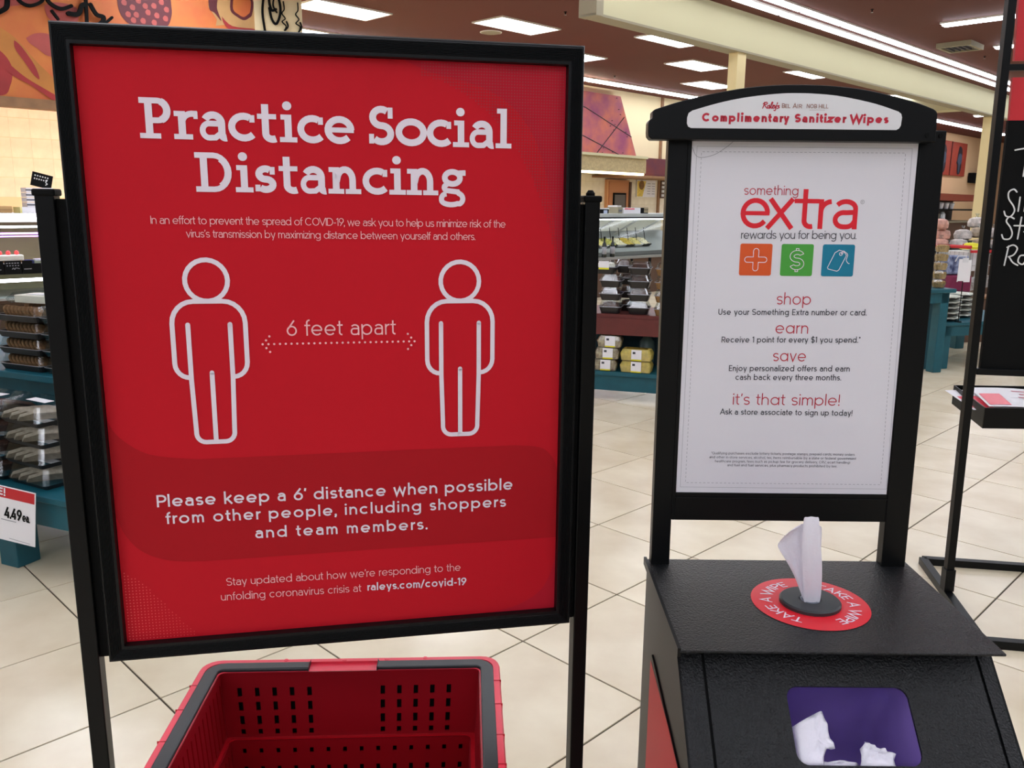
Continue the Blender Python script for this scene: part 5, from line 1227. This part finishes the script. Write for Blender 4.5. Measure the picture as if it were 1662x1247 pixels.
def clam(label, grp, w_=.165, d=.16, h=.094, base='traydark', fill='choc', lab=True, tall=False):
    t = thing('clamshell', label, 'food pack', (0, 0, 0), 0, grp)
    hb = h * .5
    MB().loft([[(x, y, 0) for x, y in rrect(-w_ / 2 + .018, w_ / 2 - .018, -d / 2 + .018, d / 2 - .018, .02, 3)], [(x, y, hb) for x, y in rrect(-w_ / 2 + .004, w_ / 2 - .004, -d / 2 + .004, d / 2 - .004, .02, 3)]]).build('base', M[base], t)
    MB().loft([[(x, y, hb) for x, y in rrect(-w_ / 2, w_ / 2, -d / 2, d / 2, .02, 3)], [(x, y, hb + .005) for x, y in rrect(-w_ / 2, w_ / 2, -d / 2, d / 2, .02, 3)]]).build('seam', M['ink_grey'], t)
    MB().loft([[(x, y, hb) for x, y in rrect(-w_ / 2, w_ / 2, -d / 2, d / 2, .02, 3)], [(x, y, h) for x, y in rrect(-w_ / 2 + .02, w_ / 2 - .02, -d / 2 + .02, d / 2 - .02, .02, 3)], [(x, y, h + .001) for x, y in rrect(-w_ / 2 + .03, w_ / 2 - .03, -d / 2 + .03, d / 2 - .03, .02, 3)]]).build('lid', M['clear'], t)
    MB().loft([[(x, y, hb * .8) for x, y in rrect(-w_ / 2 + .02, w_ / 2 - .02, -d / 2 + .02, d / 2 - .02, .03, 3)], [(x, y, h * .8) for x, y in rrect(-w_ / 2 + .028, w_ / 2 - .028, -d / 2 + .028, d / 2 - .028, .03, 3)], [(x, y, h * .86) for x, y in rrect(-w_ / 2 + .05, w_ / 2 - .05, -d / 2 + .05, d / 2 - .05, .03, 3)]]).build('cake', M[fill], t)
    if lab:
        MB().box(-.04, .035, -d / 2 - .004, -d / 2 - .002, hb * .7, h * .98).build('label', M['white'], t); MB().box(-.04, .035, -d / 2 - .005, -d / 2 - .0035, hb * .7, hb * .7 + .012).build('label_strip', M['yellow'], t)
    return t
def rput(o, x, y, z, rz=0): o.location = RT @ Vector((x, y, z)); o.rotation_euler = (0, 0, RA + rz)
ca = clam('x', 'dark clamshells in the left stack on the red shelf', lab=False); cl_ = clam('x', 'x', lab=True, fill='icing')
for k in range(3): o = ca if k == 0 else dup(ca, (0, 0, 0), 0); o['label'] = ['bottom', 'middle', 'upper'][k] + ' dark clamshell in the left stack on the dark red shelf'; rput(o, .085, .09, RZ + .001 + .096 * k)
o = cl_; o['label'] = 'clamshell with a white and yellow label topping the left stack on the red shelf'; o['group'] = 'dark clamshells in the left stack on the red shelf'; rput(o, .04, .09, RZ + .29)
cc = clam('x', 'x', w_=.12, d=.12, fill='choc', lab=False, h=.10); cc['label'] = 'small domed brown cake pack behind the top of the left stack'; cc['group'] = 'single packs on the red shelf'; rput(cc, .15, .22, RZ + .29)
for k in range(4): o = dup(ca, (0, 0, 0), 0, ordn[k] + ' dark clamshell in the right stack on the dark red shelf', 'dark clamshells in the right stack on the red shelf'); rput(o, .29, .11, RZ + .001 + .096 * k, .04)
o = dup(ca, (0, 0, 0), 0, 'dark clamshell lying low between the two front stacks', 'single packs on the red shelf'); rput(o, .19, .28, RZ + .1)
o = dup(ca, (0, 0, 0), 0, 'dark clamshell standing behind, high between the two stacks', 'single packs on the red shelf'); rput(o, .19, .28, RZ + .2)
o = dup(ca, (0, 0, 0), 0, 'dark clamshell at the bottom behind the two front stacks', 'single packs on the red shelf'); rput(o, .19, .28, RZ + .001)
cb_ = clam('x', 'brown baked packs beside the wipes stand post', base='brownbox', fill='brownbox', lab=False)
for k in range(4): o = cb_ if k == 0 else dup(cb_, (0, 0, 0), 0); o['label'] = ordn[k] + ' brown baked goods pack in the stack against the wipes stand post'; rput(o, .49, .08, RZ + .001 + .096 * k)
def loaf_pack(label, grp, fill, w_, h):
    t = thing('loaf_pack', label, 'food pack', (0, 0, 0), 0, grp); d = .15
    MB().loft([[(x, y, .002) for x, y in rrect(-w_ / 2 + .012, w_ / 2 - .012, -d / 2 + .012, d / 2 - .012, .015, 3)], [(x, y, h * .6) for x, y in rrect(-w_ / 2 + .004, w_ / 2 - .004, -d / 2 + .004, d / 2 - .004, .015, 3)], [(x, y, h * .95) for x, y in rrect(-w_ / 2 + .02, w_ / 2 - .02, -d / 2 + .02, d / 2 - .02, .015, 3)], [(x, y, h * .955) for x, y in rrect(-w_ / 2 + .04, w_ / 2 - .04, -d / 2 + .04, d / 2 - .04, .015, 3)]]).build('cake', M[fill], t)
    MB().loft([[(x, y, 0) for x, y in rrect(-w_ / 2 + .008, w_ / 2 - .008, -d / 2 + .008, d / 2 - .008, .018, 3)], [(x, y, h * .6) for x, y in rrect(-w_ / 2, w_ / 2, -d / 2, d / 2, .018, 3)], [(x, y, h) for x, y in rrect(-w_ / 2 + .016, w_ / 2 - .016, -d / 2 + .016, d / 2 - .016, .018, 3)]]).build('wrap', M['clear'], t)
    MB().box(-.03, .045, -d / 2 - .004, -d / 2 - .002, .004, h * .97).build('label', M['white'], t); MB().box(-.03, .045, -d / 2 - .005, -d / 2 - .0035, .004, .014).build('label_strip', M['yellow'], t)
    MB().box(-.02, .0, -d / 2 - .005, -d / 2 - .0035, h * .62, h * .8).build('label_print', M['ink_dark'], t)
    return t
la = loaf_pack('x', 'speckled loaf cakes on the teal shelf', 'cakecream', .19, .086)
for k in range(3): o = la if k == 0 else dup(la, (0, 0, 0), 0); o['label'] = ['bottom', 'middle', 'top'][k] + ' speckled loaf cake with a white label on the lower teal shelf'; rput(o, .065 + .015 * k, .06, QZ + .001 + .088 * k, .05)
lb_ = loaf_pack('x', 'yellow cakes on the teal shelf', 'cakeyellow', .24, .086)
for k in range(2): o = lb_ if k == 0 else dup(lb_, (0, 0, 0), 0); o['label'] = ['lower', 'upper'][k] + ' yellow cake pack with a white label on the lower teal shelf'; rput(o, .30, .05, QZ + .001 + .088 * k, -.02)
t = thing('gift_bag', 'dark wrapped cone with a pale tip standing behind the yellow cakes', 'food pack'); rput(t, .345, .22, QZ + .001)
MB().lathe([(.05, 0), (.06, .12), (.055, .2), (.02, .25), (.004, .262)], 16).build('wrapper', mat('grey_green_wrap', (84, 104, 100), .4), t, smooth=True); MB().lathe([(.017, .252), (.006, .272), (.002, .285)], 10).build('tip', M['white'], t)

# ---------------------------------------------------------------- teal tables, pies and shopping area at the right
PA = math.radians(18)
PT = Matrix.Translation((3.86, 7.58, 0)) @ Matrix.Rotation(PA, 4, 'Z')
pt = thing('display_table', 'low teal table carrying stacks of pies behind the chalkboard stand', 'table', (3.86, 7.58, 0), PA)
MB().box(-.02, 1.2, -.02, 1.0, .395, .425).build('tabletop', M['teal'], pt, bevel=.004)
MB().box(0, 1.18, 0, .03, .30, .395).build('apron', M['teal'], pt); MB().box(0, .03, .03, .98, .30, .395).build('apron', M['teal'], pt)
for x, y in ((0, 0), (1.08, 0), (0, .88), (1.08, .88)): MB().box(x, x + .11, y, y + .11, 0, .395).build('leg', M['teal'], pt, bevel=.006)
tt = thing('display_table', 'taller narrow teal table with tubs beside the wipes stand post', 'table', (3.73, 7.40, 0), math.radians(18))
MB().box(-.75, .13, -.03, .27, .71, .745).build('tabletop', M['teal'], tt, bevel=.006); MB().box(-.7, .08, 0, .03, .62, .71).build('apron', M['teal'], tt)
for x, y in ((-.7, 0), (0, 0), (-.7, .16), (0, .16)): MB().box(x, x + .09, y, y + .09, 0, .71).build('leg', M['teal'], tt, bevel=.006)
def tub(label):
    t = thing('cookie_tub', label, 'food tub', (0, 0, 0), 0, 'cookie tubs on the tall teal table')
    MB().lathe([(.050, 0), (.062, .04), (.062, .044)], 16).build('tub_base', M['clear'], t); MB().lathe([(.045, .004), (.056, .04), (.05, .06), (.02, .066)], 14).build('cookies', M['cookiepale'], t); MB().lathe([(.066, .044), (.066, .050), (.060, .052), (.054, .074), (.02, .076)], 16).build('lid', M['clear'], t)
    return t
u0 = tub('x')
for k in range(5): o = u0 if k == 0 else dup(u0, (0, 0, 0), 0); o['label'] = ['bottom', 'second', 'third', 'fourth', 'top'][k] + ' clear tub of golden cookies in the stack on the tall teal table'; o.location = (3.74, 7.50, .746 + .077 * k)
def pie(label, grp):
    t = thing('pie', label, 'pie', (0, 0, 0), 0, grp)
    MB().lathe([(.110, 0), (.142, .02), (.152, .024)], 28, rip=.012).build('foil_tin', M['traydark'], t); MB().lathe([(.145, .02), (.138, .032), (.06, .036), (.01, .036)], 24, rip=.03).build('crust', M['icing'], t); MB().lathe([(.154, .024), (.154, .029), (.135, .045), (.08, .047)], 24).build('lid', M['clear'], t)
    return t
p0 = pie('x', 'pies stacked on the low teal table')
spots = [((.15, .17), 'front stack beside the leg of the table'), ((.48, .34), 'middle stack crossed by the black pole'), ((.24, .64), 'rear stack behind the front one')]
first_ = True
for (x, y), nm in spots:
    for k in range(5):
        o = p0 if first_ else dup(p0, (0, 0, 0), 0); first_ = False
        o['label'] = ['bottom', 'second', 'third', 'fourth', 'top'][k] + ' pie in the ' + nm; o.location = PT @ Vector((x, y, .4265 + .048 * k))
t = thing('card_sign', 'white card sign on a thin black stem standing over the pies', 'sign', tuple(PT @ Vector((.175, .005, .425))), math.radians(14))
MB().tube([(0, 0, 0), (0, 0, .38)], .004, 6).build('stem', M['black_dull'], t); MB().lathe([(.03, 0), (.03, .006)], 12).build('stem_base', M['black_dull'], t)
o = MB().box(-.065, .0, -.004, 0, .370, .565).box(.0, .068, -.004, 0, .36, .555).build('card', M['white'], t); o = MB().box(-.03, .03, -.007, -.004, .535, .575).build('clip', M['label'], t)

# bread display
t = thing('bread_stand', 'dark display stand heaped with bagged bread, behind the shopping cart', 'stand', (6.15, 11.6, 0), math.radians(10))
MB().box(-.65, .75, -.3, .5, 0, .12).box(-.6, .7, -.25, .45, .12, .86).build('body', M['brown'], t); MB().box(-.7, .8, -.35, .5, .86, .90).build('top_shelf', M['black_dull'], t); MB().box(-.55, .65, .0, .45, .90, 1.0).build('riser', M['black_dull'], t)
random.seed(11)
bagm = [mat('bag_white', (226, 216, 208), .3, noise=.25, nscale=14), mat('bag_pink', (228, 170, 150), .3, noise=.2, nscale=14), mat('bag_tan', (196, 176, 150), .3, noise=.3, nscale=14)]
bread = [(-.50, -.1, .90, 1, 'pink bread bag at the lower left of the bread stand'), (-.45, .0, 1.02, 1, 'pink bread bag on top at the left of the bread stand'), (-.50, -.05, 1.16, 1, 'topmost pink bread bag at the left of the bread stand'), (-.25, -.12, .90, 0, 'white bread bag behind the red topped card'), (-.1, .05, 1.02, 0, 'white bread bag in the middle row of the bread stand'),
         (.08, -.12, .90, 2, 'tan bread bag low in the middle of the bread stand'), (.12, .02, 1.05, 2, 'tan bread bag in the middle of the heap'), (.15, .15, 1.18, 0, 'white bread bag standing highest in the heap'), (.35, -.1, .90, 0, 'white bread bag low at the right of the heap'), (.36, .05, 1.04, 0, 'white bread bag high at the right of the heap'), (.55, -.1, .90, 2, 'tan boxed bread bag at the far right of the stand')]
for x, y, z, c, lab in bread:
    b_ = thing('bread_bag', lab, 'bread', (6.15 + x * .98, 11.6 + x * .17 + y, z + .001), random.uniform(-.5, .5), 'bagged bread on the stand')
    rings = []
    for i, (hh2, rr) in enumerate(((0, .6), (.02, 1), (.07, 1.05), (.12, .9), (.14, .35), (.155, .12), (.19, .3))):
        rings.append([(math.cos(2 * PI * k / 10) * .11 * rr * random.uniform(.9, 1.08), math.sin(2 * PI * k / 10) * .08 * rr * random.uniform(.9, 1.08), hh2) for k in range(10)])
    mb = MB().loft(rings[:5]); mb.f += [tuple(range(10))[::-1]]; mb.build('bag', bagm[c], b_); MB().loft(rings[4:]).build('bag_neck', M['clear'], b_)
t = thing('card_sign', 'white card with a red top band propped in front of the bread', 'sign', (5.98, 11.24, .84), math.radians(8))
MB().box(-.13, .13, -.005, 0, 0, .14).build('card', M['white'], t); MB().box(-.13, .13, -.007, -.004, .115, .145).build('red_band', M['redboard'], t); MB().box(-.01, .01, 0, .1, 0, .06).build('stay', M['black_dull'], t); MB().box(-.08, .08, -.007, -.005, .04, .06).build('print', M['ink_midgrey'], t)
# grey end panel and shelves behind
t = thing('end_panel', 'grey brown free-standing panel right of the bread stand', 'partition', (7.3, 12.4, 0), math.radians(5))
MB().prism([(-.32, 0), (.55, 0), (.55, 1.42), (-.12, 1.42), (-.32, 1.28)], -.02, .02, 'y').build('panel', mat('grey_brown_laminate', (112, 98, 88), .6), t); MB().box(-.32, .55, -.03, .03, 0, .1).build('kick_strip', M['black_dull'], t)
# serving bar with hanging jars, red canopy
t = S_thing('service_bar', 'far service counter under a dark red canopy with white cups and bottles', 'counter', 27.0, 10.2)
SB(t, 24.2, 33, 9.9, 10.9, 0, 1.0).build('counter', M['brown'], t); SB(t, 24.2, 33, 9.85, 10.95, 1.0, 1.05).build('countertop', M['beamdark'], t)
SB(t, 24.2, 33, 9.8, 10.9, H + .28, H + .49).build('canopy', mat('rust_canopy', (150, 70, 48), .6), t); SB(t, 24.2, 33, 10.85, 10.95, 1.05, H + .28).build('back_wall', mat('dark_grey_back', (78, 72, 68), .7), t)
SB(t, 24.2, 33, 9.95, 10.2, H - .03, H + .02).build('shelf', M['black_dull'], t)
for s in (24.4, 28, 32.6): SB(t, s, s + .12, 9.9, 10.05, 1.05, H + .28).build('canopy_post', M['brown'], t)
for k in range(12):
    s = 25.2 + .48 * k
    t2 = S_thing('cup_stack', 'white paper cup stack on the shelf of the far service counter', 'cups', s, 10.07, H + .02, 'white cups on the far counter shelf')
    MB().lathe([(.06, 0), (.09, .18), (.09, .20)], 10).build('cups', M['white'], t2); MB().lathe([(.092, .17), (.095, .185)], 10).build('cup_rim', M['ink_grey'], t2)
for k in range(10):
    s = 25.0 + .55 * k
    t2 = S_thing('jar', 'pale jar standing on the far service counter below the cups', 'jar', s, 10.15, 1.05, 'jars on the far counter')
    MB().lathe([(.09, 0), (.10, .03), (.10, .22), (.06, .27)], 10).build('jar_body', M['label'] if k % 2 else M['beamdark'], t2); MB().lathe([(.065, .27), (.065, .30)], 10).build('jar_lid', M['steel'], t2)
# paintings on the peach wall, speaker box
t = S_thing('wall_panel', 'red wall panel with two dark blue figures hung on the peach wall', 'picture', 31.0, 10.98, H + 1.0)
SB(t, 29.2, 34.05, 10.93, 10.99, H + 1.18, H + 2.32).build('board', mat('rust_red_panel', (172, 66, 46), .6, noise=.1, nscale=2), t); 
SB(t, 32.45, 32.52, 10.91, 10.93, H + 1.18, H + 2.32).build('panel_joint', M['redwood'], t)
fig = mat('slate_blue_paint', (70, 78, 96), .6); fig2 = mat('dark_umber_paint', (44, 30, 36), .6)
for cx in (2.3, .72):
    q = lambda u, v: (u + cx, -.06, v)
    mb = MB(); poly(mb, [(a * .62, b) for a, b in smooth_path([(-.25, .95), (-.1, 1.18), (.25, 1.16), (.45, 1.0), (.40, .8), (.48, .5), (.35, .3), (.05, .22), (-.15, .32), (-.2, .55), (-.38, .62), (-.25, .75), (-.25, .95)], 3)[:-1]], q); mb.build('painted_shape', fig2, t)
    q2 = lambda u, v: (u + cx, -.065, v)
    mb = MB(); poly(mb, [(a * .62, b) for a, b in smooth_path([(-.28, .66), (-.2, .88), (.1, .95), (.4, .88), (.42, .62), (.2, .56), (.15, .3), (.0, .3), (-.05, .58), (-.28, .66)], 3)[:-1]], q2); mb.build('painted_shape', fig, t)
t = S_thing('loudspeaker', 'black box loudspeaker on the peach wall beside the cream column', 'speaker', 35.6, 10.75, H + .97)
MB().box(-1.0, 1.1, 0, .22, 0, .36).build('cabinet', M['black_dull'], t, bevel=.02); MB().box(-.9, 1.0, -.01, 0, .03, .33).build('grille', M['black'], t)
# shopping cart
t = thing('shopping_cart', 'grey wire shopping cart with a red handle behind the black pole', 'cart', (5.55, 10.3, 0), math.radians(25))
def rod(a, b, r, m, nm): MB().tube([a, b], r, 6).build(nm, M[m], t)
for y in (-.25, .25):
    for x in (-.35, .35): MB().lathe([(.02, -.015), (.055, -.012), (.055, .012), (.02, .015)], 14).build('wheel', M['black_dull'], t); o = t.children[-1]; o.rotation_euler = (PI / 2, 0, 0); o.location = (x, y, .056)
    rod((-.38, y, .12), (.40, y, .16), .012, 'steel', 'frame_rail'); rod((-.38, y, .12), (-.44, y, .98), .012, 'steel', 'upright')
wires = MB()
for i in range(13):
    x = -.42 + .86 * i / 12; zb_ = .50 + .10 * i / 12
    for y in (-.27, .27): wires.tube([(x, y, zb_), (x, y, .94 - .06 * i / 12)], .004, 4)
    wires.tube([(x, -.27, zb_), (x, .27, zb_)], .004, 4)
for i in range(10):
    y = -.27 + .54 * i / 9
    wires.tube([(.44, y, .60), (.44, y, .88)], .004, 4); wires.tube([(-.42, y, .50), (.44, y, .60)], .004, 4); wires.tube([(-.42, y, .5), (-.42, y, .94)], .004, 4)
for f_ in (.0, .33, .66, 1):
    for y in (-.27, .27): wires.tube([(-.42, y, .50 + .44 * f_), (.44, y, .60 + .28 * f_)], .005, 4)
wires.build('wire_basket', M['steel'], t)
MB().tube([(-.48, -.28, 1.0), (-.48, .28, 1.0)], .02, 10).build('handle', M['redboard'], t); MB().box(-.46, .44, -.29, -.265, .935, .965).build('rail_bumper', M['redboard'], t)
MB().box(-.40, -.05, -.2, .2, .72, .94).build('child_seat', M['label'], t)
for nm, lab, loc, dims, m_, cat in (('cool_bag', 'maroon insulated bag standing behind the cookie tubs', (4.84, 9.35, .502), (.13, .1, .22), mat('maroon_fabric', (120, 24, 66), .7), 'bag'), ('cool_bag', 'dark blue patterned bag on top of the maroon bag', (4.82, 9.38, .73), (.12, .09, .2), mat('navy_fabric', (34, 44, 84), .7, nscale=20, rgb2=(150, 160, 190)), 'bag')):
    b_ = thing(nm, lab, cat, loc, .2)
    MB().box(-dims[0], dims[0], -dims[1], dims[1], 0, dims[2]).build('bag_body', m_, b_, bevel=.02); MB().tube([(-.06, -dims[1] - .005, dims[2] * .7), (-.05, -dims[1] - .03, dims[2] * 1.0), (.05, -dims[1] - .03, dims[2] * 1.0), (.06, -dims[1] - .005, dims[2] * .7)], .006, 6).build('bag_handle', M['label'], b_)
t = thing('low_shelf', 'dark wooden produce shelf under the bags and behind the pies', 'shelf', (4.98, 9.4, 0), .15)
MB().box(-.5, .3, -.2, .5, .0, .48).build('shelf_body', M['brown'], t); MB().box(-.52, .32, -.22, .5, .48, .50).build('shelf_top', M['brownstrip'], t); MB().box(-.48, .28, -.21, -.2, .2, .3).build('shelf_slot', M['black_dull'], t)
t = thing('hat_display', 'yellow topped round item standing in the cart behind the pole', 'basket', (5.45, 10.25, .96), 0)
MB().lathe([(.12, 0), (.13, .03), (.10, .04)], 16).build('brim', M['yellow'], t); MB().lathe([(.09, .035), (.07, .07), (.02, .078)], 16).build('crown', M['yellow'], t)
